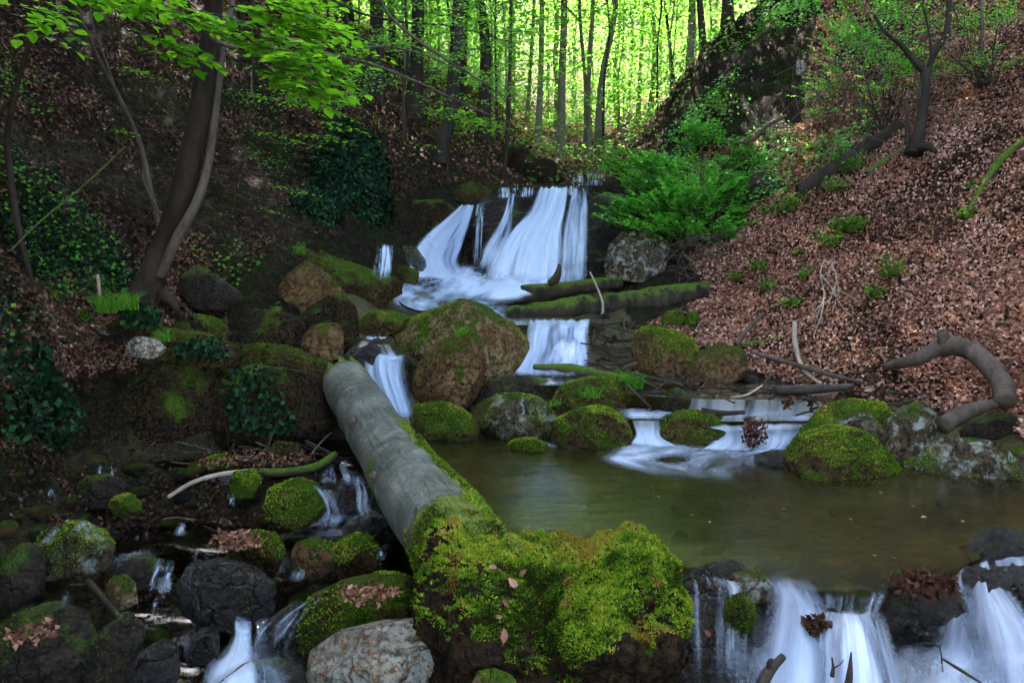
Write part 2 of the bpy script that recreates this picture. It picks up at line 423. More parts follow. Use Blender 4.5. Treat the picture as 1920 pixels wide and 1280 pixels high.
def fall_mat(name, su, sv, lo, hi, dens=1.0):
    """aerated falling water: streaks run along the flow (v); u runs across it"""
    m, nt, b = newmat(name); uv = N(nt, 'ShaderNodeUVMap'); oi = N(nt, 'ShaderNodeObjectInfo')
    mp = N(nt, 'ShaderNodeMapping'); mp.inputs['Scale'].default_value = (su, sv, 1); nt.links.new(uv.outputs[0], mp.inputs[0])
    av = N(nt, 'ShaderNodeVectorMath', operation='ADD'); cx = N(nt, 'ShaderNodeCombineXYZ')
    nt.links.new(math_(nt, 'MULTIPLY', oi.outputs['Random'], 50), cx.inputs[2]); nt.links.new(mp.outputs[0], av.inputs[0]); nt.links.new(cx.outputs[0], av.inputs[1])
    n1 = noise(nt, av.outputs[0], 1.0, 5, .6, .15)
    n0 = noise(nt, av.outputs[0], .33, 2, .5, .1)
    at = N(nt, 'ShaderNodeAttribute', attribute_name='dens')
    s = math_(nt, 'ADD', math_(nt, 'MULTIPLY', n1, .7), math_(nt, 'MULTIPLY', n0, .5))
    a = mapr(nt, s, lo, hi)
    a = math_(nt, 'MULTIPLY', math_(nt, 'MULTIPLY', a, at.outputs['Fac']), dens, clamp=True)
    nt.links.new(ramp(nt, s, [(.4, (.24, .30, .45)), (.74, (.72, .77, .86))]), b.inputs['Base Color'])
    b.inputs['Roughness'].default_value = .45; b.inputs['Specular IOR Level'].default_value = .2
    t = N(nt, 'ShaderNodeBsdfTransparent'); mx = N(nt, 'ShaderNodeMixShader')
    tl = N(nt, 'ShaderNodeBsdfTranslucent'); tl.inputs[0].default_value = (.85, .9, .97, 1)
    m1 = N(nt, 'ShaderNodeMixShader'); m1.inputs[0].default_value = .35
    nt.links.new(b.outputs[0], m1.inputs[1]); nt.links.new(tl.outputs[0], m1.inputs[2])
    nt.links.new(a, mx.inputs[0]); nt.links.new(t.outputs[0], mx.inputs[1]); nt.links.new(m1.outputs[0], mx.inputs[2])
    nt.links.new(mx.outputs[0], nt.nodes['Material Output'].inputs[0])
    bump(nt, b, n1, .35, .05); return m
M['fall'] = fall_mat('falling_water', 9, .7, .46, .74)
M['fall_soft'] = fall_mat('soft_falling_water', 5.5, .5, .36, .74)
M['fall_thin'] = fall_mat('thin_falling_water', 22, 1.0, .57, .78)
M['foam'] = fall_mat('foam', 3.2, 1.6, .48, .86)

# ------------------------------------------------------------------ terrain height from control points
ctl = []
def c_(*rows):
    for px, py, D in rows: ctl.append(P(px, py, D))
def w_(*rows):
    for r in rows: ctl.append(A(r, float))
# left slope
c_((0, 900, 4.6), (60, 820, 5.4), (0, 700, 5.0), (0, 500, 5.6), (0, 250, 7.5), (0, 0, 9.5), (150, 600, 6.9), (300, 525, 7.0),
   (300, 640, 7.5), (200, 250, 9.5), (200, 0, 12), (400, 300, 10.5), (400, 100, 13), (450, 430, 9.3), (430, 560, 8.2),
   (560, 480, 9.3), (560, 600, 8.3), (600, 680, 7.6), (650, 440, 10.5), (600, 330, 12), (600, 150, 15.5), (740, 400, 12.5),
   (700, 250, 15), (650, 50, 20), (850, 350, 14.6), (830, 290, 16), (780, 180, 20), (900, 260, 19), (900, 170, 24), (950, 330, 17),
   (1000, 270, 22), (300, 400, 8.6), (120, 400, 7.2))
# valley head
c_((1040, 325, 18.5), (1060, 300, 24), (1150, 300, 22), (1100, 260, 30), (1200, 250, 30), (1200, 200, 40), (1000, 200, 40),
   (1100, 100, 60), (900, 80, 60), (1300, 100, 60), (1350, 150, 45), (1100, -60, 90), (800, -100, 90), (1400, -100, 90))
# right slope and spur
c_((1270, 235, 17), (1290, 190, 18), (1340, 110, 19), (1400, 60, 19.5), (1480, -10, 19.5), (1300, 275, 14.5), (1400, 250, 14),
   (1480, 300, 12.5), (1500, 100, 15.8), (1600, -20, 16), (1600, 150, 13.5), (1600, 280, 11.5), (1750, 150, 12), (1750, 270, 10.5),
   (1900, 100, 11), (1900, -40, 12.5), (1900, 300, 9.3), (1900, 500, 7.9), (1900, 700, 6.8), (1900, 800, 6.3), (1900, 875, 5.9),
   (1700, 400, 9.8), (1700, 550, 8.5), (1700, 700, 7.4), (1700, 800, 6.8), (1500, 400, 11), (1500, 550, 9.5), (1500, 650, 8.5),
   (1550, 720, 7.8), (1350, 450, 12.2), (1350, 560, 10.5), (1300, 640, 9.2), (1200, 500, 12.5), (1200, 560, 11), (1150, 605, 9.7),
   (1250, 400, 13.5), (1180, 330, 17))
# stream bed (world)
w_((-1.9, 10.3, 1.15), (-.8, 11.5, 1.0), (.3, 12.4, 1.05), (1.3, 12.6, 1.1), (.2, 10.5, .85), (-1.2, 9.3, .85), (-1.6, 8.2, .78), (-1.5, 7.55, .62),
   (-1.35, 7.0, -.05), (0, 9.4, .75), (.4, 8.95, .78), (.7, 8.45, .25), (-.2, 8.2, .3), (.3, 7.8, .25), (1.5, 7.8, .25), (2.6, 7.6, .2), (2.9, 7.0, .05),
   (1, 7.1, 0), (2.2, 6.5, -.1), (1.2, 6.4, -.2), (0, 6, -.3), (-.7, 5.6, -.3), (1, 5, -.38), (2.5, 5, -.35), (3.5, 5.3, -.2),
   (0, 4.6, -.35), (1.5, 4.2, -.3), (2.7, 4.6, -.2), (1.0, 3.82, -.06), (1.7, 3.8, -.06), (2.5, 4.1, -.06), (3.0, 4.45, -.05),
   (1.0, 3.3, -.7), (2, 3.3, -.7), (3.2, 3.5, -.7), (0, 2.5, -.8), (2, 2, -.9), (4.6, 3.6, -.1), (4.4, 4.8, .25),
   (-2.4, 6.6, -.15), (-1.8, 6.4, -.15), (-3.2, 6.0, .02), (-2.5, 5.9, -.02), (-1.5, 5.75, -.1), (-2.4, 5.2, -.36), (-1.2, 5.0, -.42),
   (-3.1, 4.9, -.12), (-1.1, 4.1, -.58), (-2, 4.1, -.52), (-.8, 3.3, -.72), (-1.8, 3.1, -.75), (-2.9, 3.6, -.3),
   (-1.0, 14.3, 2.85), (.3, 14.4, 2.95), (1.3, 14.4, 3.0), (-.2, 13.4, 1.2), (1.0, 13.3, 1.2), (1.0, 17, 3.1), (2.2, 19, 3.6),
   (2.0, 13.6, 2.2), (1.95, 12.9, 1.5))
# out of the picture
w_((-3.5, 1, .6), (0, 0, -.9), (3.5, 1, .2), (8, 3, 3.6), (-7, 3, 4), (0, -8, -2), (-10, -6, 6), (10, -6, 6), (14, 10, 11), (13, 20, 14),
   (-13, 10, 12), (-12, 20, 13), (-16, 35, 20), (18, 35, 20), (-30, 60, 32), (34, 60, 32), (-22, 0, 16), (22, 0, 16), (-40, 90, 45), (50, 90, 45))
ctl = np.array(ctl)
def kern(a, b):
    return np.sqrt(((a[:, None, :] - b[None]) ** 2).sum(-1) + 0.02)
_K = kern(ctl[:, :2], ctl[:, :2]); nC = len(ctl)
_Mx = np.zeros((nC + 3, nC + 3)); _Mx[:nC, :nC] = _K - np.eye(nC) * .02
_Mx[:nC, nC:] = np.c_[np.ones(nC), ctl[:, :2]]; _Mx[nC:, :nC] = _Mx[:nC, nC:].T
_sol = np.linalg.solve(_Mx, np.r_[ctl[:, 2], 0, 0, 0])

def sstep(a, b, x):
    t = np.clip((x - a) / (b - a), 0, 1); return t * t * (3 - 2 * t)

def height(xy, detail=True):
    xy = np.asarray(xy, float); sh = xy.shape[:-1]; q = xy.reshape(-1, 2); out = np.empty(len(q))
    for i in range(0, len(q), 40000):
        s = q[i:i + 40000]
        out[i:i + 40000] = kern(s, ctl[:, :2]) @ _sol[:nC] + _sol[nC] + s @ _sol[nC + 1:]
    if detail:
        p3 = np.c_[q, out * .6]
        rough = np.clip((np.hypot(q[:, 0], q[:, 1] - 5) - 2) / 6, .12, 1)
        left = sstep(-1.5, -3.5, q[:, 0])
        out = out + fbm(p3 * 1.1, 4, 3) * .16 * rough * (1 + .9 * left) + fbm(p3 * 4.5, 3, 9) * .05 * (.5 + .5 * rough)
        spur = sstep(3.2, 4.5, q[:, 0]) * sstep(13, 15, q[:, 1]) * sstep(24, 20, q[:, 1])
        out = out + spur * fbm(p3 * A([.9, .9, 2.0]), 5, 5, .6, ridge=True) * .8
    return out.reshape(sh)

def normal_at(xy, e=.06):
    hx = height(xy + A([e, 0])) - height(xy - A([e, 0])); hy = height(xy + A([0, e])) - height(xy - A([0, e]))
    return unit(np.stack([-hx, -hy, np.full(hx.shape, 2 * e)], -1))

_Ds = np.concatenate([np.linspace(2.4, 12, 480), np.linspace(12.05, 60, 500)])
def G(px, py, lift=0.0):
    """where the line of sight through a pixel meets the ground"""
    p = P(px, py, _Ds); z = height(p[:, :2]); k = np.where(p[:, 2] <= z)[0]
    i = k[0] if len(k) else len(_Ds) - 1
    q = p[i].copy(); q[2] = z[i] + lift; return q

def inpoly(px, py, poly):
    poly = A(poly, float); c = np.zeros(px.shape, bool); x2, y2 = poly[-1]
    for x1, y1 in poly:
        t = ((y1 > py) != (y2 > py)) & (px < (x2 - x1) * (py - y1) / (y2 - y1 + 1e-12) + x1)
        c ^= t; x2, y2 = x1, y1
    return c

# --- the ground sheet
nu, nv = 620, 620; nu_g, nv_g = nu, nv
vv = np.linspace(0, 1, nv); uu = np.linspace(-1, 1, nu)
yy = 1.2 + 93 * vv ** 2.35 - 12 * np.clip(.06 - vv, 0, 1) / .06
UU, YY = np.meshgrid(uu, yy)
XX = UU * (4.6 + .85 * np.maximum(YY, 0) ** .98) 
xy = np.stack([XX, YY], -1).reshape(-1, 2)
zz = height(xy)
V = np.c_[xy, zz]
gpx, gpy, gD = proj(V)
RSLOPE = [(1130, 640), (1330, 560), (1250, 430), (1270, 300), (1500, 240), (1600, -400), (2600, -400), (2600, 1000), (1900, 860), (1650, 800), (1530, 740), (1400, 700), (1300, 650)]
LSL = [(-600, -400), (560, -400), (1020, 310), (940, 350), (800, 350), (640, 440), (520, 470), (420, 560), (430, 640), (600, 700), (100, 700), (-600, 900)]
infront = gD > 1
rmask = inpoly(gpx, gpy, RSLOPE) & infront
litter = np.where(rmask, 1.0, np.where(inpoly(gpx, gpy, LSL) & infront, .65, .25))
SPUR = inpoly(gpx, gpy, [(1230, 320), (1255, 190), (1420, -20), (1500, -200), (1640, -200), (1560, 60), (1500, 240), (1300, 330)]) & infront & (V[:, 1] < 21)
litter = np.where(V[:, 1] > 16, np.maximum(litter, .8), litter); litter = np.where(SPUR, .25, litter)
green = np.where(SPUR, .35, 0) + np.where(V[:, 1] > 20, .75, np.where(rmask, .12, .6))
bedz = np.where((np.abs(V[:, 0]) < 5) & (V[:, 1] < 9) & (V[:, 2] < .32 * sstep(3, 9, V[:, 1]) + .02), 1.0, 0.0)
bedz = np.maximum(bedz, np.where((V[:, 0] > -2.4) & (V[:, 0] < 1.6) & (V[:, 1] < 13.4) & (V[:, 1] > 8) & (V[:, 2] < 1.25), 1., 0.))
i = (np.arange(nv - 1)[:, None] * nu + np.arange(nu - 1)[None]).ravel()
Q = np.stack([i, i + 1, i + nu + 1, i + nu], -1)
bedz = np.where((V[:, 0] < -1.1) & (V[:, 1] < 8), bedz * .3, bedz)
ground = link('ground', mesh('ground', V, None, Q, True, dict(litter=litter, green=green, bed=bedz)), M['ground'])
tag(ground, 'steep leaf strewn ravine ground and stream bed', None, None, 'structure')
SOLIDS = [(V, Q)]

# ------------------------------------------------------------------ rocks
_ico = {}
def ico(sub):
    if sub not in _ico:
        bm = bmesh.new(); bmesh.ops.create_icosphere(bm, subdivisions=sub, radius=1)
        bm.verts.ensure_lookup_table()
        _ico[sub] = (A([v.co[:] for v in bm.verts]), A([[v.index for v in f.verts] for f in bm.faces])); bm.free()
    return _ico[sub]

def star_radius(poly, c, ang):
    """distance from c to the outline in each direction"""
    p = A(poly, float) - c; p[:, 1] *= -1
    best = np.zeros(len(ang)); dx, dy = np.cos(ang), np.sin(ang)
    for k in range(len(p)):
        a, b = p[k - 1], p[k]; e = b - a
        den = dx * e[1] - dy * e[0]; den = np.where(np.abs(den) < 1e-9, 1e-9, den)
        t = (a[0] * e[1] - a[1] * e[0]) / den; s = (a[0] * dy - a[1] * dx) / den
        ok = (t > 0) & (s >= -1e-6) & (s <= 1 + 1e-6); best = np.where(ok & (t > best), t, best)
    good = best > 0; best[~good] = best[good].mean() if good.any() else 1
    return best

def sample_faces(V, T, n, r):
    a, b, c = V[T[:, 0]], V[T[:, 1]], V[T[:, 2]]; nn = np.cross(b - a, c - a); ar = np.linalg.norm(nn, axis=1)
    k = r.choice(len(T), n, p=ar / ar.sum()); u, v = r.rand(2, n); f = u + v > 1; u[f] = 1 - u[f]; v[f] = 1 - v[f]
    return a[k] + u[:, None] * (b - a)[k] + v[:, None] * (c - a)[k], unit(nn[k])

def moss_tufts(V, T, n, r, size=.012, up=.15, freq=7.0, thr=-.1, front=True, seed=0):
    """tiny moss shoots on the upward, camera-side surface"""
    p, nn = sample_faces(V, T, n, r)
    thr = max(thr, -.16) if up > -.1 else thr
    m = (nn[:, 2] + .35 * fbm(p * freq, 2, seed) > up) & (fbm(p * freq * .45, 3, seed + 5) > thr)
    p, nn = p[m], nn[m]; k = len(p)
    if k < 3: return None
    ax = unit(nn * .9 + rvec(k, r) * .8 + A([0, 0, .25])); L = size * r.uniform(.6, 1.7, k)
    V2, T2, m2 = leaves(p - nn * size * .2, ax, rvec(k, r), L, L * r.uniform(.3, .55, k), .15)
    col = np.clip(.45 + .55 * fbm(p * 9, 3, seed + 9) + r.normal(0, .2, k) + .25 * (nn[:, 2] - .5), 0, .89)
    bro = r.rand(k) < .05 + .25 * (fbm(p * 5, 2, seed + 2) > .3); col = np.where(bro, r.uniform(.9, 1, k), col)
    return V2, T2, np.repeat(col, m2)

nrock = [0]
def rock(label, outline, D, thick=None, mat='rock_brown', cuts=5, amp=.13, sub=5, moss=0, msize=.012, mup=.15, mthr=-.1, mmat='moss', name='boulder',
         cat='rock', group=None, sq=.75, solid=True, freq=2.2):
    o = A(outline, float); sub = 6 if sub == 5 and np.ptp(o[:, 0]) > 190 else sub
    nrock[0] += 1; sd = nrock[0]; r = np.random.RandomState(sd * 13 + 5)
    o = A(outline, float); c = (o.min(0) + o.max(0)) / 2
    d, T = ico(sub); s = np.hypot(d[:, 0], d[:, 2]); ang = np.arctan2(d[:, 2], d[:, 0])
    rad = star_radius(o, c, ang) * D / F
    # soften the outline's corners a little
    hw = (o.max(0) - o.min(0)) * D / F / 2; size = float(hw.mean())
    if thick is None: thick = max(hw[0], hw[1]) * .9
    rr = rad * np.maximum(s, 1e-6) ** sq
    X = rr * np.cos(ang); Zc = rr * np.sin(ang); Y = thick * np.sign(d[:, 1]) * np.abs(d[:, 1]) ** .85
    p = np.stack([X, Y, Zc], -1)
    if mat in ('rock_tan', 'rock_brown', 'rock_ledge', 'rock_dark', 'rock_lichen', 'rock_pale'): amp *= .5; cuts += 5; sq = min(sq, .6)
    for k in range(cuts):
        n = unit(A([r.uniform(-.8, .8), r.uniform(-1.3, -.45), r.uniform(-.2, .8)])); sup = p @ n; h = sup.max() * r.uniform(.38, .66)
        over = np.maximum(sup - h, 0); p = p - over[:, None] * n * .88
    for k in range(cuts * 3):
        n = unit(A([r.uniform(-1, 1), r.uniform(-1.3, -.1), r.uniform(-.6, 1.0)])); sup = p @ n; h = sup.max() * r.uniform(.80, .95)
        p = p - np.maximum(sup - h, 0)[:, None] * n * .95
    for ax_ in (0, 2):
        lo_, hi_ = p[:, ax_].min(), p[:, ax_].max(); h2 = hw[0 if ax_ == 0 else 1]
        p[:, ax_] = (p[:, ax_] - lo_) / (hi_ - lo_) * 2 * h2 - h2
    ds = unit(p)
    nz = fbm(p / size * freq + sd * 7.7, 5, sd, .55); nz2 = fbm(p / size * 6 + sd, 4, sd + 3, .6, ridge=True)
    nz3 = fbm(p / size * 13 + sd, 3, sd + 7, .6)
    p = p + ds * (size * (amp * nz + amp * .45 * nz2 + amp * .18 * nz3))[:, None]
    c3 = P(c[0], c[1], D)
    W = c3 + p[:, :1] * RT + p[:, 1:2] * A([0, 1., 0]) + p[:, 2:3] * UP
    if solid: SOLIDS.append((W, T))
    base = A([c3[0], c3[1], W[:, 2].min()])
    me_ = mesh(name, W - base, T, None, True)
    if mat not in ('rock_wet', 'rock_green'): me_.set_sharp_from_angle(angle=math.radians(17))
    ob = link(name, me_, M[mat], None, base)
    tag(ob, label, cat, group)
    if moss:
        mt = moss_tufts(W, T, moss, r, msize, mup, 7.0, mthr, seed=sd)
        if mt is not None:
            t = link('moss', mesh('moss', mt[0] - base, mt[1], None, False, dict(rnd=mt[2])), M[mmat], ob); t['kind'] = 'stuff'
    return ob

# cascade centre
rock('big domed tan boulder with mossy right shoulder below the waterfall', [(722,645),(733,612),(775,590),(830,572),(880,563),(908,566),(940,590),(975,612),(994,635),(992,668),(975,700),(930,715),(860,712),(790,680),(745,668)], 8.15, .7, 'rock_tan', moss=16000, msize=.016, mup=.1, mthr=.0, cuts=8, amp=.10)
rock('pointed brown boulder leaning against the big domed boulder', [(770,712),(788,680),(830,650),(862,622),(888,626),(905,650),(910,700),(906,735),(880,765),(840,785),(790,775),(772,740)], 7.35, .42, 'rock_brown', moss=5000, mup=.35, mthr=.0, mmat='moss_dark', cuts=9, amp=.08)
rock('low dark wet rock between pointed boulder and the log jam', [(872,760),(895,725),(960,707),(1030,712),(1045,738),(1035,765),(960,775),(880,780)], 7.6, .45, 'rock_dark', moss=2500, mmat='moss_dark')
rock('flat topped mossy rock at the far pool edge nearest the log', [(760,800),(775,764),(820,759),(862,770),(897,798),(893,825),(830,830),(765,825)], 7.0, .4, 'rock_mossy', moss=9000, mthr=-.3)
rock('rounded mossy grey rock second from the log at the pool edge', [(898,800),(905,752),(960,741),(1003,749),(1037,768),(1042,790),(1015,825),(960,832),(905,825)], 6.9, .42, 'rock_lichen', moss=8000, mthr=-.1)
rock('small mossy knob tucked left of the rounded grey rock', [(886,790),(890,762),(912,750),(940,755),(945,790),(910,805)], 7.05, .25, 'rock_mossy', moss=2500)
rock('dome shaped moss covered rock in the middle of pool edge', [(1034,832),(1042,792),(1085,772),(1140,766),(1168,780),(1194,836),(1160,845),(1080,845)], 6.7, .38, 'rock_mossy', moss=14000, mthr=-.6, cuts=3)
rock('moss covered rock with a tail surrounded by white rapids', [(1235,838),(1243,792),(1272,775),(1310,777),(1378,790),(1376,802),(1335,808),(1312,838),(1270,846)], 6.75, .35, 'rock_mossy', moss=10000, mthr=-.5)
rock('little moss mound standing alone in the pool', [(948,842),(965,826),(1000,824),(1026,840),(1000,850),(960,850)], 6.5, .16, 'rock_green', sub=4, moss=4000, mthr=-.9, mup=-.2, name='rock')
rock('upright reddish boulder with bright green moss on its right side', [(1188,700),(1193,625),(1225,611),(1270,622),(1300,640),(1324,668),(1300,712),(1220,718)], 8.2, .45, 'rock_brown', moss=14000, mthr=-.1, mup=0.0)
rock('dark brown rounded boulder right of the upright reddish one', [(1288,700),(1305,668),(1350,647),(1392,653),(1414,682),(1395,715),(1330,718),(1292,712)], 8.0, .4, 'rock_brown', moss=1800, mmat='moss_dark')
rock('broad low mossy rock with grass tufts above the rapids', [(1036,758),(1058,722),(1110,709),(1165,711),(1186,735),(1178,765),(1100,775),(1040,770)], 7.35, .38, 'rock_mossy', moss=7000)
rock('small dark mossy rock left of the rapids ledge', [(1238,765),(1250,736),(1275,729),(1302,745),(1300,772),(1245,775)], 7.15, .2, 'rock_dark', sub=4, moss=1500, mmat='moss_dark', name='rock')
rock('pale lichen crusted rock standing at the foot of leaf slope', [(1668,835),(1680,800),(1718,763),(1757,760),(1778,790),(1782,835),(1765,885),(1715,900),(1680,885)], 6.0, .3, 'rock_lichen', moss=800, amp=.08, cuts=7)
rock('wide mossy boulder at the right pool shore beside lichen rock', [(1480,862),(1506,822),(1570,806),(1622,813),(1662,843),(1700,885),(1650,900),(1540,898),(1482,885)], 5.85, .42, 'rock_mossy', moss=16000, mthr=-.25, cuts=3)
rock('yellow green mossy rock behind the wide shore boulder', [(1540,800),(1555,770),(1615,754),(1662,760),(1695,790),(1680,830),(1600,830),(1545,815)], 6.4, .35, 'rock_green', moss=9000, mthr=-.2)
rock('grey mossy stone in front of yellow green rock', [(1580,800),(1600,778),(1635,775),(1660,800),(1668,835),(1600,835)], 6.15, .2, 'rock_lichen', sub=4, moss=1000, name='rock')
rock('flat mossy stone beside the leafy debris snag', [(1505,815),(1525,792),(1560,792),(1592,803),(1588,828),(1525,830)], 6.2, .2, 'rock_green', sub=4, moss=3500, mthr=-.4, name='rock')
rock('low mossy rock with white lichen patches at right frame edge', [(1728,880),(1748,842),(1800,828),(1870,836),(1945,860),(1990,895),(1900,910),(1760,903)], 5.7, .4, 'rock_lichen', moss=12000, mthr=-.05)
rock('dark mossy boulder half buried in leaves at right edge', [(1826,820),(1850,792),(1900,779),(1990,783),(2000,845),(1880,848),(1830,838)], 6.3, .4, 'rock_dark', moss=5000, mmat='moss_dark')
rock('flat wet black rock at the foot of the rapids', [(1420,862),(1458,847),(1492,851),(1500,872),(1430,876)], 6.0, .2, 'rock_wet', sub=4, name='rock')
rock('pale lichen covered rock under the green shrub by waterfall', [(1136,505),(1146,462),(1182,426),(1222,420),(1250,455),(1262,510),(1200,530),(1142,525)], 11.8, .5, 'rock_lichen', moss=1500, cuts=8)
rock('smooth wet rock shelf under the small left waterfall', [(660,520),(690,468),(740,457),(782,467),(797,492),(796,545),(700,550),(660,540)], 11.8, .6, 'rock_wet', cuts=2, amp=.06)
rock('small round mossy rock below small left waterfall', [(730,528),(733,504),(758,498),(784,508),(784,532),(750,538)], 11.1, .22, 'rock_mossy', sub=4, moss=600, mmat='moss_dark', name='rock')
# left bank
rock('mossy pyramid shaped boulder on the left bank', [(488,580),(516,532),(545,500),(567,488),(600,508),(638,556),(645,595),(590,605),(520,600)], 8.6, .55, 'rock_brown', moss=6000, mmat='moss', mthr=0.0, cuts=4, amp=.06)
rock('grey brown boulder left of the mossy pyramid boulder', [(438,575),(448,515),(470,500),(506,507),(516,545),(508,592),(460,598)], 8.8, .45, 'rock_dark', moss=800)
rock('dark angular block below the mossy pyramid boulder', [(432,668),(448,612),(478,582),(540,588),(562,600),(566,680),(520,690)], 7.6, .4, 'rock_ledge', cuts=8, amp=.05, moss=600)
rock('cube like block with orange needle covered top', [(558,628),(575,611),(630,606),(639,625),(638,672),(600,685),(560,675)], 7.3, .28, 'rock_brown', cuts=8, amp=.04, sq=.6)
rock('tall dark slab leaning behind the cube like block', [(552,600),(590,580),(648,552),(668,600),(668,655),(600,655),(556,645)], 7.9, .3, 'rock_ledge', cuts=8, amp=.05, moss=500)
rock('low black wet rock at the head of left cascade', [(635,680),(655,655),(685,640),(712,652),(712,690),(690,705),(645,705)], 7.35, .3, 'rock_wet', sub=4, name='rock')
rock('low mossy rock behind the left cascade', [(655,625),(668,590),(715,584),(765,592),(765,615),(700,640)], 8.5, .35, 'rock_mossy', sub=4, moss=3000, name='rock')
rock('long mossy rock slab sloping beside the small left waterfall', [(420,480),(440,452),(520,462),(620,490),(720,525),(742,560),(650,590),(560,575),(450,520)], 9.8, .8, 'rock_mossy', moss=6000, mmat='moss_dark', mthr=-.2, cuts=4)
rock('mossy rounded rock shelf above the long sloping slab', [(600,470),(640,448),(700,455),(715,490),(690,520),(620,500)], 11.2, .5, 'rock_mossy', moss=1500, mmat='moss_dark')
rock('massive dark ledge rock at the left with a pale top', [(128,720),(150,664),(250,660),(330,675),(398,700),(412,760),(405,840),(200,845),(130,800)], 6.45, .7, 'rock_ledge', cuts=6, amp=.06, moss=3000, mmat='moss_dark', mthr=.1, sq=.6)
rock('massive dark ledge rock draped with ivy beside the log', [(385,720),(450,690),(520,700),(592,716),(612,745),(612,840),(500,845),(392,840)], 6.6, .6, 'rock_ledge', cuts=6, amp=.06, moss=3000, mmat='moss_dark', mthr=.0, sq=.6)
rock('sloping mossy slab on top of the ivy draped ledge', [(425,665),(440,648),(520,655),(600,688),(618,722),(560,722),(440,695)], 7.0, .4, 'rock_mossy', moss=4000, mmat='moss_dark')
rock('small pale rock resting on the leaf covered left bank', [(226,650),(242,632),(285,636),(302,658),(290,672),(235,668)], 6.1, .18, 'rock_pale', sub=4, name='rock')
rock('long low mossy outcrop behind the small pale rock', [(195,630),(215,612),(290,610),(385,630),(432,650),(438,690),(330,672),(210,650)], 6.7, .35, 'rock_mossy', moss=5000, mmat='moss_dark')
rock('tilted dark slab at the foot of the leaning tree', [(325,530),(335,498),(372,508),(432,550),(440,585),(380,580),(330,560)], 8.0, .35, 'rock_dark', moss=1500, mmat='moss_dark')
rock('mossy hump between the leaning tree and the ledge', [(330,610),(350,590),(400,600),(420,620),(415,645),(345,640)], 7.4, .3, 'rock_mossy', sub=4, moss=2500, name='rock')
# lower left stream
SG = 'stones in the dark lower stream'
rock('grey stone with bright moss cap at lower left', [(42,1055),(58,1015),(92,995),(135,988),(168,1005),(192,1045),(180,1080),(90,1085)], 4.3, .22, 'rock_lichen', moss=9000, mthr=-.3, mup=.1, group=SG)
rock('moss covered boulder left of the little cascade', [(495,965),(505,918),(550,902),(588,918),(609,958),(600,985),(520,988)], 5.2, .25, 'rock_mossy', moss=9000, mthr=-.4, group=SG)
rock('small round mossy boulder close to the log', [(618,1065),(628,1025),(665,1006),(695,1018),(713,1052),(705,1085),(635,1090)], 4.4, .16, 'rock_mossy', moss=7000, mthr=-.5, group=SG)
rock('large flat topped mossy boulder covered with dead leaves', [(556,1190),(572,1132),(640,1105),(705,1092),(775,1105),(785,1210),(720,1260),(580,1250)], 3.75, .32, 'rock_mossy', moss=16000, mthr=-.1, sub=6, cuts=6, amp=.06, group=SG)
rock('pale flat slab with orange needles at the bottom edge', [(556,1262),(610,1222),(690,1203),(800,1196),(850,1203),(884,1235),(890,1330),(560,1340)], 3.15, .3, 'rock_pale', sub=6, cuts=6, amp=.06, group=SG, sq=.6)
rock('small mossy stone under the curved branch', [(425,915),(436,886),(470,883),(486,905),(478,932),(435,935)], 5.6, .13, 'rock_green', sub=4, moss=3000, mthr=-.5, name='rock', group=SG)
rock('low green mossy stone near the debris dam', [(368,885),(385,862),(420,855),(440,868),(440,900),(380,902)], 6.0, .18, 'rock_green', sub=4, moss=3500, mthr=-.4, name='rock', group=SG)
rock('square mossy stump like stone in the debris dam', [(492,880),(496,845),(512,830),(552,834),(570,862),(560,892)], 6.1, .16, 'rock_mossy', sub=4, moss=2500, name='rock', group=SG)
rock('tiny bright green mossy stone in the left shallows', [(203,958),(212,935),(238,929),(260,948),(256,968),(212,968)], 5.2, .1, 'rock_green', sub=4, moss=2500, mthr=-.9, name='rock', group=SG)
rock('round dark mossy stone at the far left edge', [(4,905),(14,872),(38,864),(66,882),(76,915),(40,930)], 5.3, .18, 'rock_mossy', sub=4, moss=3500, mmat='moss_dark', name='rock', group=SG)
rock('pale grey stone below the round left edge stone', [(2,960),(14,935),(38,927),(62,938),(66,962),(30,972)], 5.0, .13, 'rock_lichen', sub=4, name='rock', group=SG)
rock('dark mossy stone left of the tiny bright green one', [(130,935),(150,900),(190,895),(222,910),(224,945),(160,955)], 5.4, .2, 'rock_dark', sub=4, moss=2500, mmat='moss_dark', name='rock', group=SG)
rock('wet grey stone beside the threadlike left trickle', [(108,910),(140,876),(180,870),(195,895),(185,918),(130,925)], 5.7, .2, 'rock_dark', sub=4, moss=900, mmat='moss_dark', name='rock', group=SG)
rock('long dark wet rock in the middle of lower stream', [(322,1120),(345,1070),(400,1058),(460,1075),(505,1115),(502,1165),(420,1170),(335,1145)], 4.1, .25, 'rock_wet', moss=4000, mmat='moss_dark', mthr=.15, group=SG)
rock('mossy stone heaped with curled brown leaves', [(415,1065),(430,1025),(470,1000),(508,1010),(528,1045),(515,1078),(440,1080)], 4.65, .2, 'rock_mossy', moss=5000, name='rock', group=SG)
rock('orange brown broken stone near round mossy boulder', [(535,1065),(550,1025),(585,1012),(625,1030),(635,1065),(600,1085),(545,1082)], 4.5, .18, 'rock_brown', sub=4, moss=1500, name='rock', group=SG)
rock('small tan stone with leaf on it at lower left', [(186,1120),(196,1088),(225,1083),(248,1100),(250,1140),(200,1145)], 4.0, .1, 'rock_tan', sub=4, name='rock', group=SG)
rock('flat olive stone behind the small tan stone', [(195,1095),(235,1052),(275,1055),(295,1080),(290,1115),(220,1122)], 4.2, .18, 'rock_dark', sub=4, moss=900, mmat='moss_dark', name='rock', group=SG)
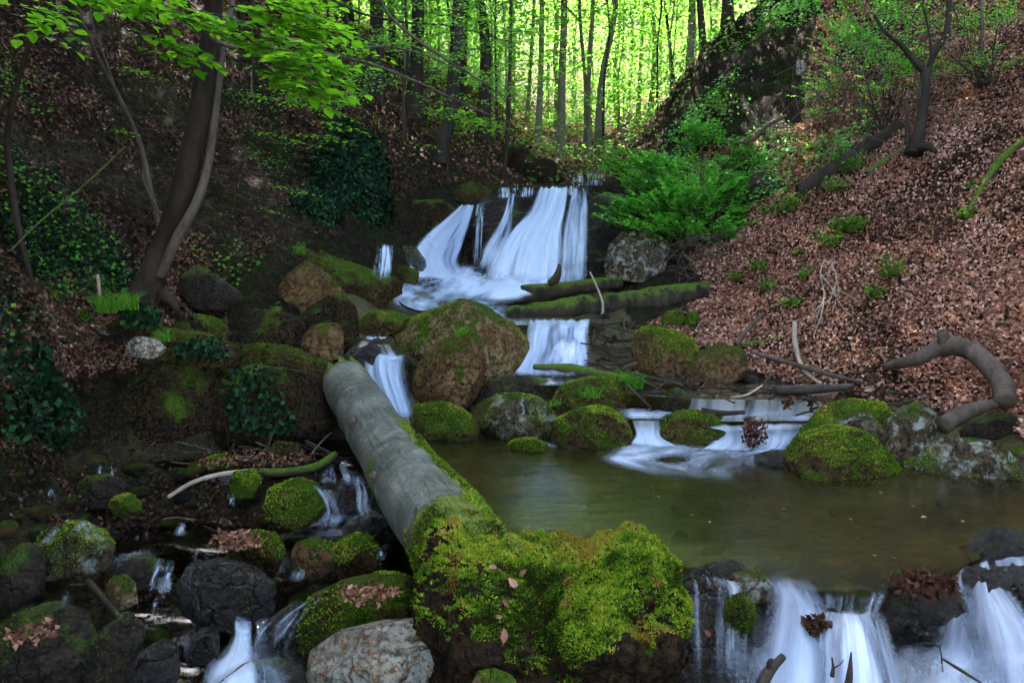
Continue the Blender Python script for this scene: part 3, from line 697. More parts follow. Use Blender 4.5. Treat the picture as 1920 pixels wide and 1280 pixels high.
rock('big dark boulder in the bottom left corner under leaves', [(-60,1230),(-10,1175),(60,1158),(125,1175),(150,1240),(140,1320),(-40,1330)], 3.5, .3, 'rock_dark', moss=4000, mmat='moss_dark', mthr=0, group=SG)
rock('glossy black stone with a fringe of falling drops', [(345,1245),(352,1200),(375,1183),(402,1190),(408,1245)], 3.7, .1, 'rock_wet', sub=4, name='rock', group=SG)
rock('glossy wet stone left of the white lower fall', [(242,1290),(258,1232),(290,1210),(322,1222),(328,1290)], 3.45, .14, 'rock_wet', sub=4, name='rock', group=SG)
rock('smooth rock with water sheeting over it beside leaf boulder', [(455,1250),(482,1182),(540,1140),(580,1140),(590,1190),(575,1260)], 3.85, .22, 'rock_wet', cuts=1, amp=.04, group=SG)
rock('half drowned round stone at the bottom edge', [(400,1310),(440,1272),(500,1262),(560,1275),(575,1320)], 3.2, .2, 'rock_wet', sub=4, name='rock', group=SG)
rock('dark stone at left edge under the moss capped one', [(-30,1090),(0,1035),(40,1030),(64,1060),(60,1135),(0,1150)], 3.95, .18, 'rock_dark', sub=4, moss=2000, mmat='moss_dark', name='rock', group=SG)
rock('brown dark stone in the bottom left corner gap', [(140,1280),(160,1200),(220,1165),(255,1200),(250,1290),(200,1310)], 3.55, .18, 'rock_dark', sub=4, moss=800, mmat='moss_dark', name='rock', group=SG)
rock('rounded rock in the little cascade by the log', [(622,935),(640,905),(680,895),(700,915),(700,960),(640,962)], 5.15, .2, 'rock_wet', sub=4, name='rock', group=SG, cuts=1)
rock('wet stone at foot of the little cascade', [(640,1000),(650,975),(700,968),(745,985),(750,1020),(680,1025)], 4.7, .18, 'rock_wet', sub=4, name='rock', group=SG)
rock('low reddish stone at the bottom edge under the mossy root', [(885,1300),(895,1272),(930,1266),(965,1282),(975,1320)], 2.85, .1, 'rock_tan', sub=4, name='rock', group=SG)
# lower right lip
rock('black wet rock ledge under the mossy root end', [(1262,1110),(1300,1078),(1400,1078),(1455,1100),(1440,1160),(1415,1240),(1405,1400),(1262,1400)], 3.68, .25, 'rock_wet', moss=3000, mmat='moss_dark', mthr=.2, cuts=6, sub=5)
rock('yellowish stone seen through water at the lip', [(1370,1105),(1390,1078),(1430,1074),(1455,1095),(1450,1125),(1400,1130)], 3.72, .1, 'rock_lichen', sub=4, name='rock')
rock('shaggy moss knob hanging in front of black ledge', [(1362,1165),(1368,1130),(1388,1122),(1412,1138),(1418,1175),(1395,1188)], 3.35, .07, 'rock_dark', sub=4, moss=2500, mthr=-.9, mup=-.7, mmat='moss_dark', name='rock')
rock('big black wet rock splitting the lower waterfall', [(1655,1180),(1668,1110),(1705,1088),(1765,1084),(1805,1118),(1818,1180),(1790,1240),(1700,1240)], 3.7, .25, 'rock_wet', cuts=5, amp=.12, moss=2500, mmat='moss_dark', mthr=.2)
rock('dark wet rock with brown moss at lower right edge', [(1838,1065),(1850,1035),(1885,1003),(1960,1000),(1990,1060),(1960,1100),(1860,1100)], 4.1, .25, 'rock_wet', moss=900, mmat='moss_dark')
rock('low ledge stone under the fringe of falling water', [(1478,1195),(1500,1165),(1560,1153),(1640,1158),(1662,1190),(1650,1300),(1480,1300)], 3.5, .16, 'rock_wet', sub=5, cuts=3, name='rock')
rock('sloping underwater boulder under the right lower falls', [(1800,1180),(1840,1090),(1960,1075),(2050,1100),(2050,1350),(1850,1330)], 3.75, .3, 'rock_wet', cuts=2, name='boulder')

# ------------------------------------------------------------------ waterfall cliff
def cliffD(px, py):
    t = np.clip((py - 352) / 200, 0, 1)
    D = 13.7 - .25 * t - .5 * sstep(.1, .75, t) * (1 - .3 * np.cos((px - 930) / 55))
    D = D - .55 * sstep(900, 780, px) * t + .45 * np.exp(-((px - 875) / 22) ** 2) - .35 * np.exp(-((px - 940) / 40) ** 2 - ((py - 430) / 60) ** 2)
    D = D - .3 * np.exp(-((px - 1020) / 45) ** 2) * sstep(.15, .5, t)
    return D
def cliff_top(px):
    return np.interp(px, [690, 760, 850, 880, 920, 1000, 1105, 1130, 1170, 1230], [470, 455, 392, 382, 366, 358, 360, 385, 420, 440])
cu, cv = 170, 90
gx, gt = np.meshgrid(np.linspace(680, 1235, cu), np.linspace(0, 1, cv))
top = cliff_top(gx); gy = top + (575 - top) * gt
Dc = cliffD(gx, gy)
p = P(gx, gy, Dc); n_ = fbm(p * A([2.5, 2.5, 4.5]), 5, 11, .55, ridge=True) * .13 + fbm(p * 7, 3, 4) * .03
p[..., 1] -= n_ ; p[..., 2] += n_ * .2
back = P(gx[0], top[0], 14.6); back[:, 2] = p[0, :, 2] - .05
p = np.concatenate([back[None], p], 0)
i = (np.arange(cv)[:, None] * cu + np.arange(cu - 1)[None]).ravel(); Q = np.stack([i, i + 1, i + cu + 1, i + cu], -1)
CV = p.reshape(-1, 3); cb = A([0.1, 13.4, 1.0])
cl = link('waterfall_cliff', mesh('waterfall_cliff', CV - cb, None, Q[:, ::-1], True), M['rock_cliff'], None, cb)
CQ = Q; tag(cl, 'dark wet rock face behind the main waterfall', 'cliff'); SOLIDS.append((CV, Q))

# mossy rock outcrops further back
rock('dark blocky outcrop above left of the waterfall crest', [(935,345),(930,290),(960,262),(985,275),(1000,300),(1045,300),(1062,345),(1000,360)], 17.5, 1.0, 'rock_ledge', cuts=8, amp=.12)
rock('mossy rock shelf left of the waterfall crest', [(840,385),(850,352),(885,340),(925,352),(925,378),(880,392)], 14.3, .8, 'rock_mossy', cuts=6)
rock('dark layered rock face under the ivy mass', [(690,440),(700,395),(760,370),(860,375),(870,400),(790,450),(740,470)], 13.2, 1.0, 'rock_ledge', cuts=6, amp=.14, moss=1500, mmat='moss_dark')
rock('dark overhanging bank rock right of the waterfall', [(1100,440),(1105,385),(1135,360),(1190,385),(1200,470),(1190,540),(1110,545)], 13.2, .5, 'rock_cliff', cuts=6, amp=.14)
rock('pale sunlit rock point on the upper right slope', [(1494,140),(1498,108),(1506,112),(1512,128),(1524,140),(1510,146)], 14.2, .25, 'rock_pale', sub=4, name='rock')
rock('tiny white stone on the right leaf slope', [(1788,230),(1792,220),(1800,216),(1806,224),(1803,232)], 10.6, .05, 'rock_pale', sub=3, name='rock')
rock('dark hollow outcrop under the brow of right slope', [(1400,375),(1420,325),(1470,318),(1480,350),(1470,385),(1430,395)], 12.2, .5, 'rock_dark', cuts=6, moss=800, mmat='moss_dark')
rock('sheer grey rock face high on the right spur', [(1395,190),(1420,60),(1450,20),(1530,25),(1545,90),(1500,170),(1440,230)], 16.2, 1.0, 'rock_ledge', cuts=9, amp=.1, moss=2500, mmat='moss_dark', mthr=.1)
rock('rough mossy outcrop at the foot of the spur', [(1262,300),(1268,225),(1300,190),(1350,200),(1370,260),(1340,310)], 16.6, .9, 'rock_ledge', cuts=6, amp=.2, moss=2000, mmat='moss_dark')
rock('upper yellow mossy stone above the upright boulder', [(1240,605),(1250,585),(1275,584),(1290,600),(1280,612)], 9.2, .15, 'rock_green', sub=4, moss=900, name='rock')
rock('twin yellow mossy stone right of the upper one', [(1285,608),(1293,588),(1308,582),(1312,602),(1305,615)], 9.1, .12, 'rock_green', sub=4, moss=700, name='rock')
# ------------------------------------------------------------------ fallen log with mossy root end
LOG = empty('fallen_log', P(760, 900, 5.0), 'big grey barked fallen tree trunk lying from left cascade to mossy root end', 'log')
lx = [(645, 712, 7.15, 44), (672, 752, 6.6, 52), (700, 800, 6.0, 56), (742, 868, 5.2, 65), (786, 930, 4.55, 78), (832, 985, 4.05, 88), (880, 1050, 3.7, 98), (940, 1110, 3.5, 105)]
path = A([P(a, b, d) for a, b, d, _ in lx]); rad = A([q * d / F * .94 for _, _, d, q in lx])
path = smooth_path(path, 90); rad = np.interp(np.linspace(0, 7, 90), range(8), rad)
V, T, Q = tube(path, rad, 56, .09, 2.2, 3, True)
ks = np.arange(90)[:, None] / 89 * np.ones((1, 56)); t_ = unit(np.gradient(path, axis=0))
cent = np.repeat(path, 56, 0); out = unit(V[:90 * 56] - cent)
# branch scars and buckles in the smooth bark
V[:90 * 56] += out * (fbm(V[:90 * 56] * 5, 4, 21) * .012 + .02 * np.exp(-((ks.ravel() - .22) / .02) ** 2) * (out[:, 0] < .3))[:, None]
br = fbm(out * 5 + 3, 3, 8) + .5 * fbm(out * 14, 2, 18); V[:56] += t_[0] * (-.02 - .30 * br[:56])[:, None]; V[56:112] += t_[0] * (-.14 * br[56:112])[:, None]
V[90 * 56] += t_[0] * .16
side = -out @ unit(np.cross(t_[40], A([0, 0, 1.])))           # + towards the pool (right)
ca = np.arctan2(side, out[:, 2]); ls_ = np.linspace(0, 4.2, 90)[:, None] * np.ones((1, 56)); la_ = np.r_[ls_.ravel(), 0, 4.2]; ca_ = np.r_[ca, 0, 0]
for k0, a0, rr0, hh in ((.30, -.35, .035, .035), (.55, -.1, .045, .03), (.14, .2, .03, .03), (.43, .45, .03, .025), (.64, -.7, .04, .04), (.22, -.9, .03, .03)):
    q_ = np.hypot(ks.ravel() - k0, (ca - a0) * .07); V[:90 * 56] += out * (hh * (np.exp(-(q_ / rr0) ** 2) - 1.3 * np.exp(-(q_ / (rr0 * .45)) ** 2)))[:, None]
mo = sstep(.70, .82, ks.ravel()) * 1.0
mo = np.maximum(mo, sstep(.22, .5, side * 1.0 + out[:, 2] * .1) * sstep(.3, .42, ks.ravel()))
mo = np.maximum(mo, sstep(.06, .0, ks.ravel()) * .8)
mo = np.maximum(mo, .62 * np.exp(-((ks.ravel() - .47) / .03) ** 2) * sstep(-.5, -.9, side))
mo = np.r_[mo, .5, 1.0]
lo = A(LOG.location)
lm = link('trunk', mesh('trunk', V - lo, T, Q, True, dict(moss=mo, la=la_, ca=ca_)), M['log'], LOG)
SOLIDS.append((V, np.concatenate([T, Q[:, :3], Q[:, [0, 2, 3]]])))
Tt = np.concatenate([Q[:, :3], Q[:, [0, 2, 3]]])
r = np.random.RandomState(2); p, nn = sample_faces(V, Tt, 130000, r)
i = np.argmin(((p[:, None, ::1][:, 0] [:, None] - path[None, ::6]) ** 2).sum(-1), 1) / 15.0
sd = -nn @ unit(np.cross(t_[40], A([0, 0, 1.])))
mk = np.maximum(sstep(.70, .82, i), sstep(.3, .55, sd + nn[:, 2] * .1) * sstep(.3, .42, i)) + .5 * fbm(p * 9, 3, 4) > .45
p, nn = p[mk], nn[mk]; q_ = fbm(p * 7, 3, 44) + r.normal(0, .1, len(p)) > -.12; p, nn = p[q_], nn[q_]
k = len(p); ax = unit(nn + rvec(k, r) * .8); L = .014 * r.uniform(.6, 1.6, k)
V2, T2, m2 = leaves(p, ax, rvec(k, r), L, L * .5)
col = np.clip(.35 + .6 * fbm(p * 9, 3, 5) + r.normal(0, .18, k), 0, .89); col = np.where(r.rand(k) < .12, .97, col)
t = link('moss', mesh('moss', V2 - lo, T2, None, False, dict(rnd=np.repeat(col, m2))), M['moss'], LOG); t['kind'] = 'stuff'

for px_, py_, D_, dx_, dy_, w_s in ((668, 800, 5.75, -12, -16, 11), (716, 905, 4.75, -20, -16, 11), (752, 800, 5.85, 12, -10, 9)):
    sp = A([P(px_ + 14 * (1 if dx_ < 0 else -1), py_ + 8, D_), P(px_, py_, D_ - .05), P(px_ + dx_, py_ + dy_, D_ - .1)]); V3, T3, Q3 = tube(smooth_path(sp, 10), np.linspace(1.5, .7, 10) * w_s * D_ / F, 14, .3, 14, px_)
    link('branch_stub', mesh('branch_stub', V3 - lo, T3, Q3, True), M['bark_grey'], LOG)
# root end: a lumpy moss covered mass
def root_mass():
    outl = A([(772,1010),(800,965),(850,965),(905,985),(960,1003),(1040,1012),(1090,1015),(1130,1003),(1165,990),(1205,987),(1235,1005),(1262,1045),(1272,1090),(1262,1150),(1238,1230),(1190,1420),(1000,1430),(880,1300),(820,1210),(785,1110)])
    outl = outl + np.c_[np.zeros(len(outl)), np.clip((1160 - outl[:, 1]) / 100, 0, 1) * 46]; outl[:4, 0] += [14, 14, 8, 0]
    c = A([1040, 1170.]); D = 3.42
    d, T = ico(7); s = np.hypot(d[:, 0], d[:, 2]); ang = np.arctan2(d[:, 2], d[:, 0])
    rad = star_radius(outl, c, ang) * D / F
    rr = rad * s ** .72; X = rr * np.cos(ang); Y = .46 * np.sign(d[:, 1]) * np.abs(d[:, 1]) ** .9; Zc = rr * np.sin(ang)
    # lean: the upper part sits back, the toe comes forward
    Y = Y + .34 * Zc
    p = np.stack([X, Y, Zc], -1)
    for cx, cz, sx, sz, a in ((.20, .06, .17, .15, .16), (.37, .30, .14, .10, .10), (-.17, .2, .15, .2, -.08), (.02, -.25, .2, .12, .13), (-.3, .05, .16, .3, .05),
                              (.12, .3, .25, .05, -.06), (.33, -.22, .16, .18, -.30), (.2, -.32, .2, .15, -.2), (.2, -.12, .25, .05, -.12), (-.04, .12, .05, .22, -.12), (.1, .02, .16, .035, -.10), (.32, .12, .05, .12, -.09)):
        front = np.clip(-d[:, 1] * 2, 0, 1); g = np.exp(-((X - cx) / sx) ** 2 - ((Zc - cz) / sz) ** 2) * a * front
        p[:, 1] -= g * 1.1; p[:, 2] += g * .45
    ds = unit(p)
    p = p + ds * (.085 * fbm(p * 4.2, 4, 77) + .05 * fbm(p * 10, 4, 78, .55, True) + .022 * fbm(p * 34, 3, 79, .6, True))[:, None]
    c3 = P(c[0], c[1], D)
    return c3 + p[:, :1] * RT + p[:, 1:2] * A([0, 1., 0]) + p[:, 2:3] * UP, T
RV, RTf = root_mass()
SOLIDS.append((RV, RTf))
link('root_end', mesh('root_end', RV - lo, RTf, None, True), rock_mat('root_bark', (.020, .012, .007), (.055, .03, .016), moss=.3, brown=.15, mossc=((.012, .02, .003), (.06, .09, .008), (.13, .17, .015))), LOG)
r = np.random.RandomState(5)
p, nn = sample_faces(RV, RTf, 420000, r)
qx, qy, qD = proj(p)
vis = (nn @ FW < .35) & (qy < 1330)
dens = .12 + .5 * nn[:, 2] + .95 * fbm(p * 5.2, 4, 31) + .5 * fbm(p * 16, 3, 32) + .42 * sstep(930, 1080, qx) - 1.1 * sstep(1120, 1240, qy) * sstep(1060, 1180, qx) - .4 * sstep(1180, 1290, qy) - .25 * sstep(960, 860, qx)
m = vis & (dens > .3 + r.normal(0, .06, len(p))); p, nn, dens, qx, qy = p[m], nn[m], dens[m], qx[m], qy[m]; k = len(p)
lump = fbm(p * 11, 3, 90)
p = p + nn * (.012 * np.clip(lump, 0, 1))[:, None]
ax = unit(nn * .8 + rvec(k, r) * .75 + A([0, 0, .2])); L = .013 * r.uniform(.5, 1.6, k)
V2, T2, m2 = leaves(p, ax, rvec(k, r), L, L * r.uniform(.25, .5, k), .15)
col = np.clip(.34 + .8 * lump + .75 * fbm(p * 3.2, 3, 55) + r.normal(0, .17, k) + .3 * (nn[:, 2] - .2) + .2 * sstep(980, 1100, qx) - .15 * sstep(1180, 1280, qy), 0, .89)  # shade put into the moss colour: darker in hollows and towards the foot
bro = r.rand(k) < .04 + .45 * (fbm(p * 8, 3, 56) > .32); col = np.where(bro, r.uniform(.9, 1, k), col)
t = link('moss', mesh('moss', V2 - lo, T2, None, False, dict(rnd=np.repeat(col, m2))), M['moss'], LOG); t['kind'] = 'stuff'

# ------------------------------------------------------------------ small loose stones (shared meshes)
_tpl = []
for k in range(5):
    d, T = ico(3); r = np.random.RandomState(50 + k); p = d * A([1, .85, .6]) 
    for j in range(5):
        n = unit(r.normal(size=3)); h = (p @ n).max() * r.uniform(.6, .85); p = p - np.maximum(p @ n - h, 0)[:, None] * n * .9
    p = p + unit(p) * fbm(p * 1.8 + k * 9, 4, k)[:, None] * .16
    _tpl.append(mesh('small_stone', p, T, None, True))
STM = [M['rock_dark'], M['rock_wet'], M['rock_mossy'], M['rock_wet'], M['rock_brown']]
for me, mt in zip(_tpl, STM): me.materials.append(mt)
def stones(n, box, size, label, group, seed, zoff=0.0, tp=(0, 1, 2, 3, 4)):
    r = np.random.RandomState(seed)
    for k in range(n):
        px = r.uniform(box[0], box[2]); py = box[1] + (box[3] - box[1]) * r.rand(); g = G(px, py)
        s = r.uniform(*size) * r.choice([.6, .8, 1, 1.3])
        o = link('small_stone', _tpl[tp[r.randint(len(tp))]], None, None, (g[0], g[1], g[2] + s * .3 + zoff)); o.scale = (s * r.uniform(.8, 1.3), s, s * r.uniform(.7, 1.1))
        o.rotation_euler = (r.uniform(-.3, .3), r.uniform(-.3, .3), r.uniform(0, 6.3)); tag(o, label, 'stone', group)
stones(150, (-10, 850, 760, 1270), (.03, .085), 'small loose stone lying in the dark lower left stream', 'small loose stones in the lower left stream', 11)
stones(45, (0, 880, 700, 1250), (.045, .085), 'small moss covered stone in the lower left stream', 'small mossy stones in the lower left stream', 21, .03, (2,))
stones(22, (900, 700, 1560, 800), (.04, .09), 'small loose wet stone among the middle rapids', 'small loose stones in the middle rapids', 12)
stones(16, (640, 600, 760, 800), (.05, .11), 'small loose wet stone beside the left cascade', 'small loose stones beside the left cascade', 13)
stones(18, (1100, 585, 1330, 650), (.05, .12), 'small loose stone in the bank debris right of middle fall', 'small loose stones in the bank debris', 14)
stones(22, (180, 590, 640, 700), (.06, .14), 'small loose stone between the left bank boulders', 'small loose stones on the left bank', 15)
stones(20, (1280, 1080, 1900, 1200), (.06, .14), 'small loose black stone under the lower waterfall', 'small loose stones under the lower waterfall', 16)
stones(24, (900, 860, 1800, 1050), (.05, .12), 'small stone on the bed of the pool', 'small stones on the pool bed', 17)

# ------------------------------------------------------------------ water
def flat_water(name, pts, z, mat, world=False):
    q = A(pts, float); p = np.c_[q, np.full(len(q), z)] if world else Z(q[:, 0], q[:, 1], z)
    me = bpy.data.meshes.new(name); me.from_pydata([tuple(v) for v in p], [], [list(range(len(p)))]); me.update()
    return tag(link(name, me, mat), None, None, None, 'structure')
def wl(px, py, z=0.0):
    q = Z(px, py, z); return (float(q[0]), float(q[1]))
# main pool, bounded on the left by the log, in front by the lip
lipx = [(1262, 1058), (1340, 1076), (1430, 1092), (1530, 1108), (1640, 1108), (1700, 1092), (1780, 1070), (1850, 1040), (1990, 992)]
pool_pts = [wl(*q) for q in lipx] + [(4.4, 5.0), (5.2, 6.5), (4.0, 7.6), (2.6, 7.25), (1.2, 7.35), (-.3, 7.8), (-1.35, 7.7), (-1.42, 6.9), (-1.05, 5.9), (-.62, 4.7), (-.35, 4.1), (-.15, 3.75), (.3, 3.55)]
flat_water('pool', pool_pts, 0.0, M['pool'], True)
flat_water('pool', [(-3.9, 6.1), (-1.35, 6.05), (-1.5, 7.0), (-2.0, 7.3), (-3.9, 7.3)], -.02, M['creek'], True)
# lower left stream: steps down towards the viewer
def stepw(y):
    z = np.full(y.shape, -.02)
    for y0, d in ((5.85, .28), (4.75, .15), (4.0, .10), (3.4, .13)):
        z = z - d * sstep(y0 + .12, y0 - .22, y)
    return z
gx, gy = np.meshgrid(np.linspace(0, 1, 60), np.linspace(2.2, 6.3, 170))
lx0 = -3.6 + 0 * gy; lx1 = np.interp(gy, [2.2, 3.7, 4.7, 5.9, 6.3], [-.1, -.35, -.62, -1.05, -1.2])
WX = lx0 + (lx1 - lx0) * gx
p3 = np.stack([WX, gy, 0 * gy], -1); sh_ = fbm(p3 * 1.7, 2, 61) * .25
WZ = stepw(gy + sh_) + fbm(p3 * 5, 2, 62) * .008
i = (np.arange(169)[:, None] * 60 + np.arange(59)[None]).ravel(); Q = np.stack([i, i + 1, i + 61, i + 60], -1)
WV = np.stack([WX, gy, WZ], -1).reshape(-1, 3)
tag(link('stream', mesh('stream', WV, None, Q, True), M['creek']), None, None, None, 'structure')
flat_water('stream', [wl(1150, 720, .35), wl(1400, 716, .35), wl(1580, 728, .35), wl(1560, 752, .35), wl(1290, 748, .35), wl(1180, 740, .35)], .352, M['creek'], True)
flat_water('stream', [wl(1000, 775, .2), wl(1190, 760, .2), wl(1560, 768, .2), wl(1520, 789, .2), wl(1400, 790, .2), wl(1200, 788, .2), wl(1000, 788, .2)], .2, M['creek'], True)
flat_water('stream', [wl(890, 703, .38), wl(1330, 700, .38), wl(1310, 722, .38), wl(1150, 724, .38), wl(900, 722, .38)], .384, M['creek'], True)
flat_water('stream', [wl(880, 575, .9), wl(1000, 570, .9), wl(1120, 580, .9), wl(1130, 606, .9), wl(980, 609, .9), wl(900, 609, .9)], .9, M['creek'], True)
flat_water('stream', [wl(650, 628, .82), wl(735, 624, .82), wl(740, 645, .82), wl(660, 648, .82)], .82, M['creek'], True)

# one collision tree of ground, rocks and log: water sheets lie on it
bv, bf, off = [], [], 0
for V_, F_ in SOLIDS:
    bv.append(V_); bf += (np.asarray(F_) + off).tolist(); off += len(V_)
BVH = BVHTree.FromPolygons([tuple(v) for v in np.concatenate(bv).tolist()], bf)
BVHG = BVHTree.FromPolygons([tuple(v) for v in np.concatenate([SOLIDS[0][0], CV]).tolist()], SOLIDS[0][1].tolist() + (np.asarray(CQ) + len(SOLIDS[0][0])).tolist())
def drape(p, gap=.025, tree=None):
    out = p.copy()
    for k in range(len(p)):
        d = p[k] - CAM; L = np.linalg.norm(d); h = (tree or BVH).ray_cast(Vector(CAM), Vector(d / L), L + .5)
        if h[3] is not None and h[3] < L + gap: out[k] = CAM + d / L * (h[3] - gap)
    return out

def sheet(name, rows, mat, nu=36, nv=70, edge=.12, ends=(.06, .12), bulge=.06, amp=.02, drp=True, gap=.03, seed=0, dens=1.0, freq=14):
    """rows of (x left, y left, x right, y right, depth or (level,)) from the top of the flow to its foot"""
    Lp, Rp = [], []
    for a, b, c, d, s in rows:
        if isinstance(s, tuple): Lp.append(Z(a, b, s[0])); Rp.append(Z(c, d, s[0]))
        else: Lp.append(P(a, b, s)); Rp.append(P(c, d, s))
    Lp, Rp = smooth_path(Lp, nv), smooth_path(Rp, nv)
    u = np.linspace(0, 1, nu); v = np.linspace(0, 1, nv)
    p = Lp[:, None] * (1 - u)[None, :, None] + Rp[:, None] * u[None, :, None]
    U_, V_ = np.meshgrid(u, v)
    p[..., 1] -= bulge * np.sin(U_ * math.pi) * (.3 + .7 * V_)
    q = p.reshape(-1, 3)
    if drp:
        dr = drape(q, gap, None if drp == 'rocks' else BVHG).reshape(nv, nu, 3)
        dd = np.linalg.norm(dr - CAM, axis=-1); d0 = dd.copy()
        for _ in range(4):
            pad = np.pad(dd, 1, mode='edge'); dd = np.minimum((pad[:-2, 1:-1] + pad[2:, 1:-1] + pad[1:-1, :-2] + pad[1:-1, 2:] + dd) / 5, d0)
        dirs = unit(dr - CAM); p = CAM + dirs * dd[..., None]
    wx = np.linalg.norm(Rp - Lp, axis=1).mean(); hy = np.linalg.norm(np.diff(Lp, axis=0), axis=1).sum()
    nz = fbm(np.stack([U_ * wx * freq, V_ * hy * .8, 0 * U_ + seed * 5.5], -1), 3, seed)
    p[..., 1] -= amp * nz; p[..., 2] += amp * .5 * nz
    dn = sstep(0, edge, U_ + .25 * edge * nz) * sstep(0, edge, 1 - U_ + .25 * edge * nz) * sstep(0, max(ends[0], 1e-3), V_ + .02 * nz) * sstep(0, max(ends[1], 1e-3), 1 - V_ + .04 * nz) * dens
    i = (np.arange(nv - 1)[:, None] * nu + np.arange(nu - 1)[None]).ravel(); Q = np.stack([i, i + nu, i + nu + 1, i + 1], -1)
    uv = np.stack([U_ * wx, -V_ * hy], -1).reshape(-1, 2)
    o = link(name, mesh(name, p.reshape(-1, 3), None, Q, True, dict(dens=dn.ravel()), uv), mat)
    return tag(o, None, None, None, 'structure')

FS = M['fall_soft']; F_, FT, FO = M['fall'], M['fall_thin'], M['foam']
def cd(x, y): return float(cliffD(A([x]), A([y]))[0]) - .14
# the main waterfall
sheet('waterfall', [(862,384,890,383,13.5),(850,396,887,398,13.3),(826,416,880,426,13.0),(798,440,868,462,12.75),(776,466,860,492,12.5),(766,495,880,515,12.3),(765,525,920,532,12.0)], FS, 60, 90, .16, (.05, .12), .16, .03, gap=.09, seed=1, dens=3.0)
sheet('waterfall', [(893,380,912,378,13.4),(888,410,912,408,13.25),(886,450,908,450,13.1),(884,500,906,500,12.9)], FT, 24, 50, .2, (.03, .1), .02, .01, seed=2, dens=.7)
sheet('waterfall', [(950,364,968,362,13.7),(951,370,966,370,13.4),(944,400,962,400,13.1),(928,432,960,432,12.8),(905,468,945,470,12.6),(890,510,940,512,12.45)], F_, 40, 70, .3, (.02, .15), .05, .03, gap=.05, seed=3, dens=1.7)
sheet('waterfall', [(1012,352,1064,352,14.0),(1006,360,1066,360,13.4),(990,395,1062,398,13.05),(958,430,1056,432,12.75),(928,470,1058,472,12.5),(908,512,1062,514,12.35),(895,556,1070,556,12.2)], FS, 90, 100, .2, (.02, .2), .22, .07, gap=.05, seed=4, dens=2.3)
sheet('waterfall', [(1072,354,1104,352,14.0),(1070,362,1104,360,13.4),(1058,410,1104,408,13.05),(1050,470,1103,470,12.85),(1044,550,1100,545,12.7)], F_, 46, 80, .2, (.02, .1), .06, .04, gap=.05, seed=5, dens=1.25)
sheet('waterfall', [(705,456,740,456,12.0),(700,490,742,490,11.7),(695,526,740,526,11.4)], FT, 40, 60, .48, (.2, .4), .02, .02, drp='rocks', gap=.09, seed=6, dens=2.2)
sheet('waterfall', [(925,352,1095,347,14.6),(925,362,1095,358,14.2),(925,372,1095,366,14.0)], FT, 60, 20, .05, (.1, .1), 0, .01, seed=7, dens=.9, freq=10)
sheet('waterfall', [(1072,330,1132,324,19.0),(1072,340,1132,336,18.8),(1072,350,1132,348,18.6)], FT, 30, 16, .1, (.05, .1), 0, .01, seed=8, dens=1.1)
# foaming apron below it
sheet('foam', [(790,500,1060,535,12.35),(752,522,1020,552,11.9),(725,545,975,565,11.4),(715,562,965,580,10.9),(740,578,965,598,10.3),(800,590,968,608,9.7),(850,600,975,616,9.2)], FO, 90, 70, .16, (.12, .1), .12, .07, seed=9, dens=1.9, freq=5)
sheet('foam', [(842,485,1062,520,12.2),(825,508,1050,545,11.85),(808,532,1000,558,11.5),(800,556,965,572,11.0)], FO, 60, 50, .3, (.3, .35), .25, .08, seed=10, dens=2.6, freq=4)
# left branch
sheet('waterfall', [(655,628,735,626,(.83,)),(672,638,738,638,7.95),(685,650,740,650,7.75),(686,664,750,664,7.5),(684,676,770,674,7.35)], F_, 40, 46, .25, (.2, .1), .08, .05, seed=11, dens=2.4)
sheet('waterfall', [(682,664,766,664,7.45),(684,672,764,674,7.36),(684,695,764,697,7.28),(690,718,768,716,7.2),(702,742,776,742,7.12),(716,768,782,766,7.05),(726,792,788,786,6.98)], FS, 56, 80, .22, (.06, .2), .12, .07, seed=12, dens=1.9)
# middle fall
sheet('waterfall', [(985,596,1112,598,(.91,)),(988,606,1108,607,8.85),(985,622,1106,622,8.7),(978,650,1108,655,8.6),(962,680,1112,685,8.45),(948,704,1118,704,8.3)], FS, 80, 80, .2, (.18, .12), .2, .1, seed=13, dens=2.1)
sheet('foam', [(1040,628,1100,625,8.55),(1025,650,1105,650,8.4),(1010,675,1110,678,8.25),(990,702,1120,702,8.12)], FO, 50, 50, .4, (.35, .2), .2, .08, seed=41, dens=2.4)
sheet('waterfall', [(955,700,1000,702,8.3),(945,715,1010,718,8.15),(935,728,1015,730,8.0)], F_, 24, 24, .2, (.1, .2), .04, .02, seed=14, dens=1.2)
sheet('foam', [(900,706,1060,706,(.388,)),(905,712,1060,712,(.388,)),(915,719,1050,719,(.388,))], FO, 40, 16, .2, (.3, .3), 0, 0, False, seed=15, dens=1.2)
# rapids right of centre
sheet('waterfall', [(1292,738,1400,740,(.36,)),(1290,750,1402,752,7.28),(1286,768,1400,770,7.1),(1282,780,1402,782,7.02)], FS, 50, 30, .08, (.15, .15), .03, .03, seed=16, dens=1.25)
sheet('waterfall', [(1400,738,1556,742,(.36,)),(1398,752,1558,756,7.25),(1392,770,1556,774,7.08),(1385,784,1552,788,6.98)], FS, 70, 30, .06, (.15, .15), .03, .03, seed=17, dens=1.25)
sheet('foam', [(1160,763,1560,768,(.208,)),(1160,772,1555,778,(.208,)),(1165,783,1520,788,(.208,))], FO, 80, 24, .06, (.25, .2), 0, 0, False, seed=18, dens=1.2)
sheet('waterfall', [(1178,778,1240,782,(.21,)),(1185,795,1240,800,6.85),(1190,815,1245,822,6.72),(1170,836,1300,846,6.6)], FS, 40, 40, .12, (.15, .2), .05, .03, seed=19, dens=1.5)
sheet('waterfall', [(1320,796,1520,790,(.21,)),(1330,810,1512,808,6.75),(1330,828,1500,832,6.6),(1300,846,1480,852,6.5)], FS, 70, 40, .1, (.15, .15), .05, .04, seed=20, dens=1.1)
